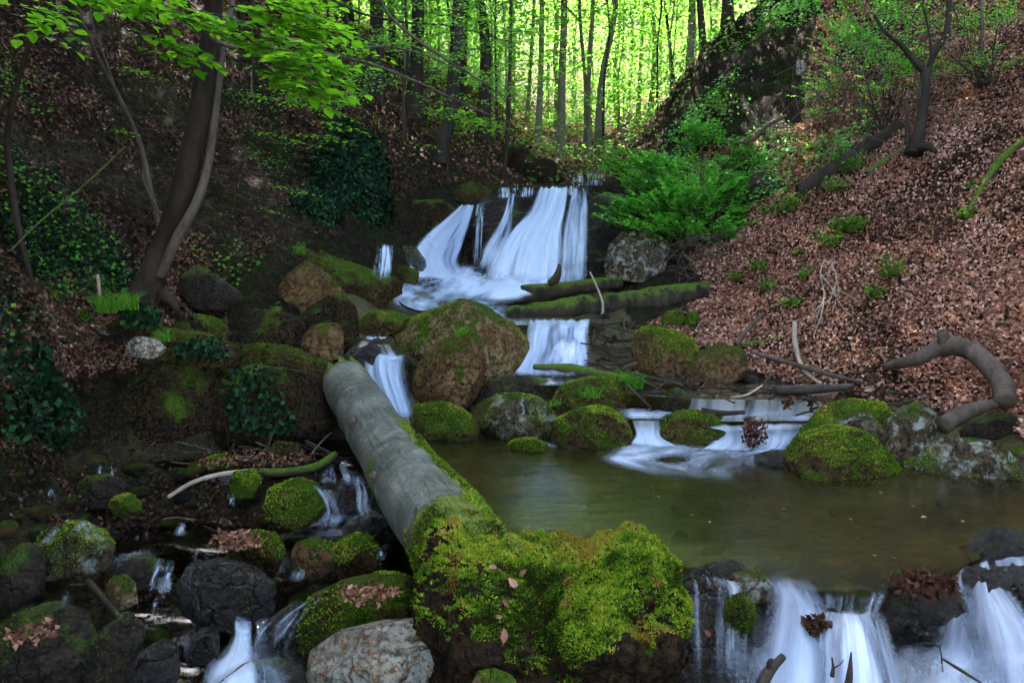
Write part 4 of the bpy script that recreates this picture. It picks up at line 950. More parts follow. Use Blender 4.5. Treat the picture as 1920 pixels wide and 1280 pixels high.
sheet('waterfall', [(1105,790,1185,785,(.2,)),(1040,812,1190,815,6.9),(1030,838,1060,840,6.6)], FT, 24, 30, .2, (.2, .2), .02, .02, seed=26, dens=.8)
sheet('foam', [(1150,826,1490,836,(.008,)),(1130,846,1480,850,(.008,)),(1120,862,1440,866,(.008,)),(1180,880,1420,886,(.008,)),(1270,905,1430,905,(.008,))], FO, 80, 50, .16, (.08, .55), 0, 0, False, seed=21, dens=1.7)
sheet('foam', [(1005,826,1060,828,(.008,)),(1000,833,1060,836,(.008,)),(990,840,1060,840,(.008,))], FO, 30, 16, .3, (.3, .3), 0, 0, False, seed=22, dens=1.1)
# lower right falls
sheet('waterfall', [(1440,1066,1520,1078,(.004,)),(1432,1088,1530,1104,(.0,)),(1436,1112,1545,1128,3.62),(1428,1150,1555,1160,3.5),(1410,1210,1560,1220,3.38),(1390,1290,1560,1290,3.25),(1380,1360,1560,1360,3.15)], FS, 70, 100, .3, (.25, .02), .1, .08, seed=23, dens=1.3, freq=8)
sheet('waterfall', [(1530,1140,1650,1140,3.58),(1522,1152,1660,1152,3.5),(1520,1168,1668,1168,3.42),(1512,1200,1680,1210,3.32),(1500,1260,1700,1270,3.22),(1480,1360,1720,1360,3.1)], F_, 110, 90, .15, (.15, .02), .08, .05, seed=24, dens=1.1, freq=18)
sheet('waterfall', [(1800,1062,1850,1040,4.0),(1790,1080,1858,1054,3.92),(1775,1120,1880,1088,3.8),(1755,1170,1920,1130,3.65),(1740,1220,1960,1190,3.5),(1730,1290,1990,1270,3.35),(1720,1370,2000,1360,3.2)], FS, 100, 100, .18, (.1, .02), .1, .08, seed=25, dens=1.05, freq=14)
sheet('waterfall', [(1850,1052,1985,1005,4.1),(1860,1080,2000,1045,3.95),(1880,1120,2020,1100,3.8),(1890,1200,2040,1180,3.6)], F_, 60, 60, .12, (.05, .1), .06, .04, seed=27, dens=1.2, freq=12)
sheet('foam', [(1380,1200,2000,1190,3.45),(1370,1260,2000,1240,3.32),(1360,1370,2010,1370,3.05)], FO, 100, 50, .06, (.5, .02), .05, .08, seed=28, dens=1.0, freq=4)
sheet('foam', [(1530,1108,1690,1100,(.004,)),(1535,1130,1670,1130,3.62),(1525,1155,1665,1155,3.5)], FT, 50, 24, .15, (.35, .1), .02, .01, seed=29, dens=.5)
sheet('waterfall', [(1275,1066,1430,1092,(.004,)),(1285,1092,1440,1112,3.55),(1290,1150,1430,1170,3.4),(1300,1280,1420,1290,3.3)], FT, 50, 50, .15, (.15, .2), .02, .02, seed=30, dens=.55)
# lower left cascades
sheet('waterfall', [(625,858,665,858,(-.01,)),(608,872,668,874,5.9),(600,890,690,892,5.6),(590,905,695,910,5.4)], FT, 30, 40, .25, (.15, .15), .03, .03, drp='rocks', seed=31, dens=.9)
sheet('waterfall', [(580,905,618,910,5.4),(600,930,640,935,5.2),(608,955,650,955,5.05),(590,975,672,972,4.95),(560,992,650,990,4.85)], F_, 30, 50, .25, (.15, .3), .04, .03, drp='rocks', seed=32, dens=1.2)
sheet('waterfall', [(640,895,690,900,5.15),(645,915,700,925,5.0),(650,945,700,950,4.9),(655,972,720,965,4.8)], FT, 26, 36, .25, (.15, .2), .03, .02, drp='rocks', seed=33, dens=.9)
sheet('foam', [(540,990,690,985,(-.285,)),(545,1000,690,998,(-.285,)),(580,1010,680,1008,(-.285,))], FO, 40, 16, .3, (.3, .4), 0, 0, False, seed=34, dens=.9)
sheet('waterfall', [(430,1150,500,1152,(-.55,)),(430,1168,505,1172,3.9),(430,1190,508,1195,3.8),(415,1220,520,1222,3.7),(385,1250,545,1250,3.6),(375,1300,560,1300,3.48)], F_, 50, 60, .35, (.2, .1), .06, .06, drp='rocks', seed=35, dens=2.0)
sheet('waterfall', [(590,1115,630,1105,(-.53,)),(530,1135,590,1135,3.95),(480,1165,560,1175,3.85),(455,1200,545,1215,3.75),(430,1250,560,1250,3.65)], FT, 30, 50, .25, (.2, .15), .04, .04, drp='rocks', seed=36, dens=1.0)
sheet('foam', [(400,1235,580,1230,(-.66,)),(400,1252,585,1248,(-.66,)),(430,1280,520,1280,(-.66,))], FO, 40, 24, .25, (.25, .3), 0, 0, True, seed=37, dens=1.3)
sheet('waterfall', [(290,1040,335,1045,(-.42,)),(285,1058,330,1062,4.3),(280,1078,325,1085,4.15),(275,1110,330,1115,4.0)], FT, 24, 36, .25, (.2, .2), .03, .02, drp='rocks', seed=38, dens=.9)
sheet('waterfall', [(178,870,190,870,5.75),(176,882,192,884,5.6),(175,898,192,898,5.5)], FT, 10, 20, .3, (.2, .2), .01, .01, seed=39, dens=1.2)
sheet('waterfall', [(203,868,218,868,5.75),(203,882,218,884,5.6),(202,898,216,898,5.5)], FT, 10, 20, .3, (.2, .2), .01, .01, seed=40, dens=1.2)

for k, (x, y, wd, hh, D0) in enumerate([(150, 985, 30, 26, 4.75), (240, 1000, 40, 22, 4.7), (330, 990, 24, 26, 4.75), (90, 920, 20, 22, 5.1), (365, 1035, 40, 26, 4.45), (120, 1120, 26, 34, 3.95), (270, 1130, 36, 30, 3.95), (700, 1035, 26, 30, 4.4), (545, 1075, 30, 24, 4.3), (330, 1200, 30, 40, 3.65), (620, 1090, 50, 20, 4.15), (420, 935, 26, 24, 5.1)]):
    sheet('trickle', [(x, y - hh / 2, x + wd, y - hh / 2, D0), (x - wd * .3, y, x + wd, y + 3, D0 - .08), (x - wd * .6, y + hh / 2, x + wd * 1.1, y + hh / 2 + 2, D0 - .15)], FT, 24, 26, .45, (.45, .5), .02, .03, drp='rocks', seed=60 + k, dens=.9)

# ------------------------------------------------------------------ ground scatter
gi = (np.arange(nv - 1)[:, None] * nu + np.arange(nu - 1)[None])
_g = Vg_ = SOLIDS[0][0].reshape(nv_g, nu_g, 3); GN = unit(np.cross(np.gradient(_g, axis=1), np.gradient(_g, axis=0))).reshape(-1, 3); GN *= np.sign(GN[:, 2:] + 1e-9)
def ground_points(n, wv, r, pw=1.3, dmax=60):
    """random points on the ground sheet, denser near the viewer; wv weights each vertex"""
    Vg = SOLIDS[0][0]; a = gi.ravel()
    P0, P1, P2 = Vg[a], Vg[a + 1], Vg[a + nu]
    ar = np.linalg.norm(np.cross(P1 - P0, P2 - P0), axis=1); D = np.maximum(gD[a], 2.5)
    wgt = ar / D ** pw * wv[a] * (gD[a] > 1.5) * (D < dmax) * (np.abs(gpx[a] - 960) < 1150) * (gpy[a] > -150) * (gpy[a] < 1500)
    k = r.choice(len(a), n, p=wgt / wgt.sum()); u, v = r.rand(2, n)
    q = P0[k] + u[:, None] * (P1 - P0)[k] + v[:, None] * (P2 - P0)[k]
    return q, GN[a[k]]
def leaf_litter(name, n, wv, r, size=(.04, .068), mat='litter', lift=.035, tilt=.95, dmax=40, pw=1.3, label='', cr=(0, 1), col=0.):
    dcol = col
    p, nn = ground_points(n, wv, r, pw, dmax)
    k = len(p); p = p + nn * r.uniform(0, lift, k)[:, None]
    nr = unit(nn + rvec(k, r) * tilt); ax = unit(np.cross(nr, rvec(k, r)))
    D = (p - CAM) @ FW; L = r.uniform(*size, k) * np.clip(D / 11, 1, 2.5)
    V2, T2, m2 = leaves(p - ax * (L / 2)[:, None], ax, nr, L, L * r.uniform(.5, .75, k), .22)
    col = np.clip(r.beta(2, 2, k) * .8 + .25 * fbm(p * 1.5, 3, 3) + .1 + dcol, 0, 1)
    o = link(name, mesh(name, V2, T2, None, False, dict(rnd=np.repeat(col, m2))), M[mat]); tag(o, label, 'leaves', None, 'stuff'); return o
Vg = SOLIDS[0][0]
nz1 = fbm(Vg * 1.3, 3, 41); nz2 = fbm(Vg * .7 + 9, 3, 43)
bare = 1 - bedz
RV_ = rmask.astype(float) * bare * np.clip(1.0 + 1.3 * nz1 + .3 * nz2, .12, 1.3)
leaf_litter('leaf_litter', 135000, RV_, np.random.RandomState(1), size=(.032, .06), label='pinkish brown beech leaf litter covering the right slope')
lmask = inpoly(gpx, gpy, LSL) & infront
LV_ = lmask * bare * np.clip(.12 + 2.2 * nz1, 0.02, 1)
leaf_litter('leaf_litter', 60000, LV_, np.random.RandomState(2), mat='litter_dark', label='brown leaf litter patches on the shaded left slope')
BV_ = ((Vg[:, 1] > 15) & ~rmask) * np.where(SPUR, .15, 1.0)
leaf_litter('leaf_litter', 20000, BV_, np.random.RandomState(3), size=(.06, .09), label='leaf litter on the sunlit valley floor behind the waterfall', dmax=60, pw=1.0)
SV_ = (inpoly(gpx, gpy, [(-60, 820), (640, 835), (520, 900), (540, 1080), (300, 1180), (180, 1290), (-60, 1290)]) & infront) * np.clip(nz1 * 2, 0, 1)
leaf_litter('leaf_litter', 2200, SV_, np.random.RandomState(4), mat='litter_dark', label='wet dead leaves between the stones of the lower stream', lift=.05, size=(.025, .05), col=-.1)
PV_ = (inpoly(gpx, gpy, [(60, 530), (160, 500), (320, 620), (260, 700), (100, 700)]) & infront) * 1.0
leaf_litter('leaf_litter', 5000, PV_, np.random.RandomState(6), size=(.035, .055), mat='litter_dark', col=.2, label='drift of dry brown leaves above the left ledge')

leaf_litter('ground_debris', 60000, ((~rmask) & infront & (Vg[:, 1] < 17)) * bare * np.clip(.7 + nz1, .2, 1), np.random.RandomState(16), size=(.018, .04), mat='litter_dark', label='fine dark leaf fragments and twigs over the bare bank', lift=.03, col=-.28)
def herb_cover(name, n, wv, r, size, mat, label, up=.6, lift=(.02, .10), dmax=30, wl_=.75, cat='ground plants'):
    p, nn = ground_points(n, wv, r, 1.2, dmax); k = len(p)
    p = p + nn * r.uniform(*lift, k)[:, None]; nr = unit(nn * .6 + A([0, -.3, .6]) + rvec(k, r) * up); ax = unit(np.cross(nr, rvec(k, r)))
    L = r.uniform(*size, k); V2, T2, m2 = leaves(p, ax, nr, L, L * wl_, .18)
    o = link(name, mesh(name, V2, T2, None, False, dict(rnd=np.repeat(np.clip(r.normal(.5, .25, k), 0, 1), m2))), M[mat]); return tag(o, label, cat, None, 'stuff')
IVY = [[(-60, 380), (60, 400), (110, 560), (100, 830), (-60, 880)], [(100, 430), (260, 440), (270, 600), (130, 560)], [(380, 420), (600, 400), (620, 470), (430, 470)], [(480, 340), (620, 300), (700, 440), (560, 470)], [(0, 250), (150, 330), (260, 470), (100, 520), (0, 480)]]
iv = np.zeros(len(Vg), bool)
for q in IVY: iv |= inpoly(gpx, gpy, q)
iv = (iv & infront) * np.clip(.1 + 1.8 * nz2, 0, 1)
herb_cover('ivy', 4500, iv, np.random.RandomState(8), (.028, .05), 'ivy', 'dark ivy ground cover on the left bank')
gr = ((lmask & infront) * np.clip(2.2 * (nz2 - .1), 0, 1)) * bare
herb_cover('undergrowth', 4500, gr, np.random.RandomState(9), (.03, .06), 'herb', 'scattered green seedlings on the left slope')
GSL = [(1230, 250), (1300, 200), (1420, 60), (1520, 0), (1750, 0), (1700, 200), (1560, 330), (1480, 380), (1300, 420), (1230, 350)]
sg = (inpoly(gpx, gpy, GSL) & infront) * np.clip(.1 + 1.8 * nz2, 0, 1)
herb_cover('undergrowth', 5500, sg, np.random.RandomState(10), (.04, .08), 'shrub_leaf', 'green undergrowth on the spur and upper right slope', lift=(.02, .3))
bgm = ((Vg[:, 1] > 17)) * np.clip(.3 + 1.5 * nz2, 0, 1)
herb_cover('undergrowth', 14000, bgm, np.random.RandomState(11), (.08, .15), 'beech_far', 'bright green undergrowth on the valley floor', lift=(.03, .5), dmax=60)

# grass tufts, ferns and small plants
def grass(px, py, label, n=70, h=.14, D=None, spread=.07):
    g = G(px, py) if D is None else P(px, py, D); r = np.random.RandomState(int(px * 7 + py))
    mb = MB(); base = rvec(n, r) * A([1, 1, .1]) * spread * r.rand(n, 1) ** .5; d = unit(rvec(n, r) * A([1, 1, 0]) * .6 + A([0, 0, 1])); L = h * r.uniform(.5, 1.2, n)[:, None]
    s = unit(np.cross(d, rvec(n, r))) * .0035; dr = rvec(n, r) * A([1, 1, 0]) * L * .4 - A([0, 0, 1]) * L * .12
    V = np.stack([base - s, base + s, base + d * L * .6 + s * .8, base + d * L * .6 - s * .8, base + d * L + dr], 1).reshape(-1, 3); b = np.arange(n)[:, None] * 5
    T = np.concatenate([b + A([[0, 1, 2]]), b + A([[0, 2, 3]]), b + A([[3, 2, 4]])], 1).reshape(-1, 3)
    o = link('grass_tuft', mesh('grass_tuft', V, T, None, False, dict(rnd=np.repeat(r.rand(n), 3))), M['herb'], None, g); tag(o, label, 'grass')
for a in [(868, 632, 'grass tuft on the shoulder of the big domed boulder', 80, .16, 7.55), (1105, 745, 'bright grass tuft on the broad low mossy rock', 110, .13, 7.0), (1190, 728, 'grass tuft behind the broad low mossy rock', 120, .2, 7.4),
          (200, 585, 'grass clump on the left bank by broken stem', 160, .2, 6.3), (240, 580, 'grass clump beside ivy on the left bank', 120, .2, 6.4), (305, 640, 'grass hanging over the long low outcrop', 80, .14, 6.4),
          (1040, 760, 'little grass tuft at the pool edge rocks', 40, .08, 6.85), (1165, 715, 'thin grass blades beside the log jam', 50, .18, 7.5), (560, 478, 'fern like tuft on the mossy slab', 40, .22, 9.3)]:
    grass(a[0], a[1], a[2], a[3], a[4], a[5], .1)

def plant(px, py, label, h=.3, w=.25, n=60, mat='herb', size=.05, lift=0.0, name='leafy_plant', seed=None, D=None):
    g = G(px, py) if D is None else P(px, py, D); r = np.random.RandomState(seed or int(px * 3 + py * 11)); ns = max(3, n // 14)
    e = empty(name, g, label, 'plant'); mb = MB(); ps, axs = [], []
    for k in range(ns):
        d = unit(rvec(1, r)[0] * A([w, w, 0]) + A([0, 0, h]) * r.uniform(.5, 1)); L = h * r.uniform(.6, 1.15)
        pt = A([[0, 0, 0], d * L * .5 + rvec(1, r)[0] * .02, d * L + rvec(1, r)[0] * .05 - A([0, 0, L * .08])]); pt = smooth_path(pt, 6)
        mb.add(*tube(pt, np.linspace(.004, .0015, 6), 4))
        m = max(5, n // ns); t = r.uniform(.35, 1, m) * 5; i0 = np.clip(t.astype(int), 0, 4); q = pt[i0] * (1 - (t - i0))[:, None] + pt[i0 + 1] * (t - i0)[:, None]
        ps.append(q + rvec(m, r) * w * .22); axs.append(unit(rvec(m, r) * A([1, 1, .4])))
    st = mb.build('stem'); link('stem', st, M['bark_moss'], e)
    ps, axs = np.concatenate(ps), np.concatenate(axs); k = len(ps); L = size * r.uniform(.6, 1.3, k)
    V2, T2, m2 = leaves(ps, axs, unit(A([0, 0, 1]) + rvec(k, r) * .5), L, L * .6, .15)
    link('foliage', mesh('foliage', V2, T2, None, False, dict(rnd=np.repeat(r.rand(k), m2))), M[mat], e)
    return e
for a in [(1490, 392, 'yellow green plant cushion below the end of the long fallen trunk', .28, .5, 400), (1445, 400, 'low pale green plants left of the plant cushion', .2, .4, 240), (1590, 330, 'green plant growing over the long fallen trunk', .4, .3, 260),
          (1565, 360, 'tuft of green leaves under the long fallen trunk', .3, .3, 200), (1582, 440, 'bushy green herb in the middle of the leaf slope', .35, .3, 320), (1555, 470, 'darker green herb below the bushy one on the leaf slope', .3, .22, 180),
          (1610, 435, 'small green herb right of the bushy one', .2, .2, 120), (1505, 525, 'small green herb above the pale root sprays', .18, .16, 90), (1440, 548, 'small green plant at the edge of the brush', .25, .2, 120),
          (1425, 510, 'leafy sprig among the pale twigs', .25, .25, 140), (1482, 575, 'round moss green plant over the dark hollow', .14, .16, 120), (1670, 528, 'dark green herb on the right leaf slope', .34, .22, 200),
          (1645, 560, 'low dark herb below the right slope herb', .2, .2, 110), (1812, 415, 'little plant at the foot of the mossy branch', .2, .14, 90), (1010, 590, 'fresh green fern leaves on the lower waterfall log', .22, .22, 140),
          (1385, 530, 'green sprout beside the brush pile', .2, .2, 100), (1500, 480, 'tiny yellow green sprout on the leaf slope', .12, .12, 50), (1820, 355, 'tiny green sprout far up the leaf slope', .12, .12, 40),
          (1740, 440, 'single small sprout below the mossy branch', .12, .1, 40), (1350, 225, 'green seedling clump on the spur', .5, .4, 260), (1370, 330, 'pale green bush tip beside the forked branch', .5, .5, 300)]:
    plant(a[0], a[1], a[2], a[3], a[4], a[5], size=.055)
for a in [(215, 575, 'broad leaved plant on left bank grass', .25, .15, 40), (150, 600, 'green seedlings in the leaf drift', .14, .2, 50), (500, 600, 'fern on the mossy slab', .2, .2, 60), (90, 560, 'low green sprig left of the leaf drift', .15, .15, 40)]:
    plant(a[0], a[1], a[2], a[3], a[4], a[5], size=.06)
for a in [(745, 550, 'glossy', 1)][:0]: pass

def ivy_on(label, poly, D, n, r, size=(.04, .07), mat='ivy'):
    """ivy hanging on a rock face: leaves plus a few runners"""
    x0, y0 = A(poly).min(0); x1, y1 = A(poly).max(0); q = np.c_[r.uniform(x0, x1, n * 3), r.uniform(y0, y1, n * 3)]; q = q[inpoly(q[:, 0], q[:, 1], poly)][:n]
    p = P(q[:, 0], q[:, 1], D); p = drape(p, .03); base = A([*p.mean(0)[:2], p[:, 2].min()]); e = empty('ivy_plant', base, label, 'ivy'); k = len(p)
    nr = unit(-FW * .8 + rvec(k, r) * .6 + A([0, 0, .4])); ax = unit(np.cross(nr, rvec(k, r)) - A([0, 0, .4])); L = r.uniform(*size, k)
    V2, T2, m2 = leaves(p - base, ax, nr, L, L * .85, .12)
    link('foliage', mesh('foliage', V2, T2, None, False, dict(rnd=np.repeat(np.clip(r.normal(.55, .3, k), 0, 1), m2))), M[mat], e)
    mb = MB()
    for _ in range(6):
        i = r.randint(k); a = p[i] - base; pts = [a]
        for s in range(4): a = a + A([r.uniform(-.08, .08), -.01, -r.uniform(.03, .12)]); pts.append(a)
        mb.add(*tube(smooth_path(pts, 9), .003, 4))
    link('stem', mb.build('stem'), M['bark_dark'], e)
r = np.random.RandomState(77)
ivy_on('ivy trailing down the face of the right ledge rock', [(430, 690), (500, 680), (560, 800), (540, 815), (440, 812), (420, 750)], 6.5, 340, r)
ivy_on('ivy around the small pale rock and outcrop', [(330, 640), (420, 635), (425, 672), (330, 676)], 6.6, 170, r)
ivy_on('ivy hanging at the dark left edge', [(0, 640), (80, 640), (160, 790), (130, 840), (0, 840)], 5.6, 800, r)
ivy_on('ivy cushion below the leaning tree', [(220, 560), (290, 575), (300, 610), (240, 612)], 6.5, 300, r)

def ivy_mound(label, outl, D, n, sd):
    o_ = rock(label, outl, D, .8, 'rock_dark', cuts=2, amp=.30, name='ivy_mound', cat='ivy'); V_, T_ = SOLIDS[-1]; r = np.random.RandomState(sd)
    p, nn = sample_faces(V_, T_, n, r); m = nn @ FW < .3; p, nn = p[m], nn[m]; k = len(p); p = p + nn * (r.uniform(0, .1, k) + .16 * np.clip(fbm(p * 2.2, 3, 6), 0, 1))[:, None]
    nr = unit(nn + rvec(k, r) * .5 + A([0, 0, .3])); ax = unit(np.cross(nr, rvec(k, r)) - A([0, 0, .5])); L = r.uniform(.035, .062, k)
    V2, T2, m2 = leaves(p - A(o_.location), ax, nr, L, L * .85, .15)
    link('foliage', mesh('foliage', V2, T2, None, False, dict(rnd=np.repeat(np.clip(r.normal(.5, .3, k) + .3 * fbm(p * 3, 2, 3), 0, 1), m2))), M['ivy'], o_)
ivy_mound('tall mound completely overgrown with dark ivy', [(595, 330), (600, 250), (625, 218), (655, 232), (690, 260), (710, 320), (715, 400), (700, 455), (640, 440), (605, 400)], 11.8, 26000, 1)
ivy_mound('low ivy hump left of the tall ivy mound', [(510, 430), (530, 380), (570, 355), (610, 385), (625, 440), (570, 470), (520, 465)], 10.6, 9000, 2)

# ------------------------------------------------------------------ branches, logs and sticks
def branch(label, pts, w, mat='bark_grey', name='fallen_branch', cat='branch', group=None, lift=.1, ns=12, rough=.22, sub=None, n=None, drp=False):
    """pts: (px, py) resting on the ground there, or (px, py, D)"""
    q = [P(*a) if len(a) == 3 else G(a[0], a[1]) for a in pts]; q = A(q); D = (q - CAM) @ FW
    rad = np.interp(np.linspace(0, 1, len(q)), np.linspace(0, 1, len(w)), w) * D / F / 2
    q[:, 2] += rad * lift
    m = n or max(14, len(q) * 8); path = smooth_path(q, m); rr = np.interp(np.linspace(0, 1, m), np.linspace(0, 1, len(rad)), rad)
    V, T, Q = tube(path, rr, ns, rough, 9 if rr.mean() < .03 else 5, int(pts[0][0])); b = path[0].copy()
    if sub is None:
        o = link(name, mesh(name, V - b, T, Q, True), M[mat], None, b); tag(o, label, cat, group); return o, path
    e = empty(name, b, label, cat, group); link('trunk' if cat == 'log' else 'stem', mesh('stem', V - b, T, Q, True), M[mat], e)
    for pp, ww in sub:
        s = A([P(*a) if len(a) == 3 else G(a[0], a[1]) for a in pp]); Ds = ((s - CAM) @ FW); ra = np.interp(np.linspace(0, 1, 14), np.linspace(0, 1, len(ww)), ww) * Ds.mean() / F / 2
        V, T, Q = tube(smooth_path(s, 14), ra, 6, .1, 9, 3); link('side_branch', mesh('side_branch', V - b, T, Q, True), M[mat], e)
    return e, path
branch('long dark fallen trunk lying down the right slope', [(1500, 365), (1560, 325), (1620, 285), (1690, 238)], [34, 36, 34, 26], 'bark_dark', 'fallen_log', 'log')
branch('short rotten log parallel below the long fallen trunk', [(1625, 328), (1665, 300), (1700, 280)], [13, 12, 9], 'bark_moss', 'fallen_log', 'log')
branch('short stick on the leaf slope below the dark tree', [(1752, 320), (1775, 304), (1800, 295)], [8, 7, 4], 'bark_dark')
branch('thick arched grey branch at right with bent over end', [(1660, 690), (1715, 675, 7.1), (1775, 650, 6.9), (1830, 665, 6.6), (1875, 715, 6.4), (1885, 755, 6.2)], [16, 24, 34, 38, 38, 34], 'bark_grey', ns=20, rough=.25, sub=[([(1774, 655, 6.9), (1770, 638, 6.88), (1766, 624, 6.86)], [30, 27, 20]), ([(1878, 700, 6.4), (1890, 690, 6.35), (1896, 676, 6.3)], [10, 7, 4])])
branch('grey branch butt with knot below the arched branch', [(1768, 800, 6.0), (1800, 778, 6.1), (1840, 764, 6.2), (1880, 755, 6.35)], [34, 30, 24, 16], 'bark_grey', ns=14)
branch('moss covered branch running down the far right slope', [(1935, 262), (1880, 305), (1850, 345), (1825, 385), (1808, 425)], [18, 17, 13, 9, 6], 'bark_moss', 'mossy_branch', lift=.8)
branch('long thin branch pointing from slope to rapids', [(1410, 660, 8.2), (1470, 678, 8.0), (1540, 698, 7.7), (1620, 718, 7.4)], [7, 9, 9, 7], 'bark_grey')
branch('forked pinkish branch crossing the long thin branch', [(1490, 605, 8.6), (1490, 640, 8.3), (1505, 690, 7.9), (1540, 722, 7.6)], [9, 10, 8, 5], 'bark_pale')
branch('upright dark stick leaning on the brown boulder', [(1380, 645, 8.4), (1400, 620, 8.5), (1430, 590, 8.9)], [10, 9, 6], 'bark_grey')
branch('mossy stick lying behind the brown boulder', [(1390, 650), (1440, 640), (1478, 628)], [12, 10, 6], 'bark_moss')
branch('dark stick coming out of the leaf slope', [(1580, 655), (1620, 630), (1650, 612), (1670, 605)], [9, 9, 7, 4], 'bark_dark')
branch('straight twig right of the mossy boulder', [(1275, 628), (1320, 612), (1362, 600)], [6, 6, 4], 'bark_grey')
branch('dark half sunk log along the top of the rapids', [(1450, 733, 7.3), (1530, 730, 7.25), (1600, 725, 7.2)], [18, 17, 12], 'wood_wet', 'fallen_log', 'log')
branch('short split piece of wood on rapids rock', [(1315, 770, 6.9), (1355, 775, 6.85), (1398, 773, 6.8)], [12, 11, 7], 'bark_dark', 'driftwood', 'driftwood')
branch('crooked twig over the rapids', [(1370, 745, 7.0), (1400, 740, 7.0), (1430, 722, 7.1)], [4, 4, 3], 'bark_pale')
branch('reddish twig on the leaf slope by arched branch', [(1688, 706), (1710, 724), (1732, 745)], [5, 4, 3], 'bark_pale')
branch('dark stick inside the arch of grey branch', [(1808, 745), (1840, 735), (1860, 733)], [9, 9, 5], 'bark_dark')
branch('pale chip of wood at the waterline debris', [(1620, 740), (1640, 727), (1655, 715)], [11, 9, 4], 'bark_pale', 'wood_chip', 'wood')
branch('upper mossy log at the foot of the waterfall', [(955, 556, 11.8), (1030, 548, 11.7), (1100, 538, 11.7), (1165, 530, 11.8)], [34, 30, 28, 22], 'log_rot', 'fallen_log', 'log', ns=24, rough=.3, n=60)
branch('lower moss covered log in front of the upper one', [(950, 592, 10.6), (1050, 584, 10.6), (1150, 575, 10.7), (1290, 560, 10.9), (1400, 540, 11.3)], [26, 42, 50, 52, 34], 'log_rot', 'fallen_log', 'log', ns=24, rough=.35, n=80)
branch('dark pointed snag standing on the upper log', [(1030, 532, 11.5), (1040, 525, 11.45), (1046, 512, 11.4), (1049, 495, 11.4)], [12, 17, 13, 6], 'wood_wet', 'snag', 'snag')
branch('bare pale stick standing in front of the mossy logs', [(1128, 600, 9.9), (1130, 570, 10.0), (1118, 535, 10.1), (1106, 510, 10.2)], [7, 5, 4, 3], 'bark_pale', 'standing_stick')
branch('thin dark twig curved over the waterfall foot', [(735, 555, 10.8), (760, 575, 10.3), (790, 584, 9.9), (815, 580, 9.7)], [3, 4, 4, 3], 'bark_dark')
branch('black twig hanging in the main waterfall', [(905, 465, 12.4), (902, 485, 12.3), (893, 502, 12.2)], [3, 4, 2], 'wood_wet')
branch('mossy log across the foot of the middle fall', [(1000, 688, 8.1), (1070, 693, 8.0), (1130, 705, 7.9), (1200, 712, 7.8)], [10, 20, 20, 12], 'bark_moss', 'fallen_log', 'log')
branch('wet dark branch across the mound with grass', [(1190, 700, 7.9), (1230, 712, 7.7), (1280, 722, 7.5)], [9, 9, 6], 'wood_wet')
branch('curved branch with a pale tip over the debris dam', [(315, 932, 5.3), (360, 905, 5.5), (410, 890, 5.7), (470, 883, 5.8)], [7, 8, 9, 11], 'bark_pale')
branch('thick greenish branch reaching to the big log', [(470, 883, 5.8), (530, 886, 5.8), (590, 876, 5.85), (632, 850, 5.9)], [13, 17, 17, 12], 'bark_moss')
branch('charred looking stick in the lower left stream', [(165, 1090, 4.1), (200, 1130, 3.95), (228, 1165, 3.85)], [12, 14, 13], 'bark_dark')
branch('black stick lying flat below the charred one', [(222, 1160, 3.8), (255, 1178, 3.75), (292, 1183, 3.75)], [16, 13, 9], 'wood_wet')
branch('dark broken stick poking up in the lower waterfall', [(1425, 1300, 2.95), (1440, 1262, 3.0), (1468, 1230, 3.05)], [24, 20, 14], 'wood_wet', sub=[([(1440, 1260, 3.0), (1443, 1240, 3.0), (1450, 1236, 3.0)], [10, 9, 6])])
branch('slim pointed stick standing in the lower waterfall', [(1588, 1300, 2.95), (1593, 1265, 2.97), (1596, 1222, 3.0)], [16, 11, 3], 'wood_wet')
branch('forked leafy twig in the middle of lower waterfall', [(1560, 1268, 3.05), (1562, 1250, 3.05), (1560, 1232, 3.05)], [8, 5, 3], 'wood_wet', sub=[([(1562, 1252, 3.05), (1575, 1245, 3.05), (1582, 1236, 3.05)], [3, 2, 1.5])])
branch('thin twig over the right lower falls', [(1730, 1205, 3.3), (1760, 1212, 3.3), (1768, 1260, 3.3)], [3, 3, 3], 'wood_wet')
branch('twig with knots over the right lower falls', [(1768, 1235, 3.2), (1800, 1255, 3.2), (1840, 1280, 3.15)], [5, 7, 4], 'wood_wet')
branch('small branch stub over ledge of lower waterfall', [(1505, 1160, 3.45), (1530, 1166, 3.42), (1560, 1172, 3.4)], [5, 12, 16], 'wood_wet')
branch('long pale forked branch lying on the right bank', [(1375, 270, 13.0), (1410, 262, 12.9), (1440, 235, 12.8), (1475, 217, 12.8)], [6, 8, 8, 5], 'bark_grey', sub=[([(1400, 240, 12.8), (1430, 237, 12.8), (1490, 240, 12.6)], [2, 2.5, 1.5]), ([(1395, 250, 12.9), (1420, 215, 12.7), (1450, 190, 12.6)], [2, 2, 1])])
branch('dark twig near the log on the left cascade', [(735, 770, 7.0), (750, 785, 6.9), (762, 795, 6.85)], [6, 7, 5], 'wood_wet')
branch('broken pale stem on the left bank', [(187, 570, 6.4), (186, 545, 6.4), (183, 515, 6.4)], [5, 6, 6], 'bark_pale', 'broken_stem', 'stem')
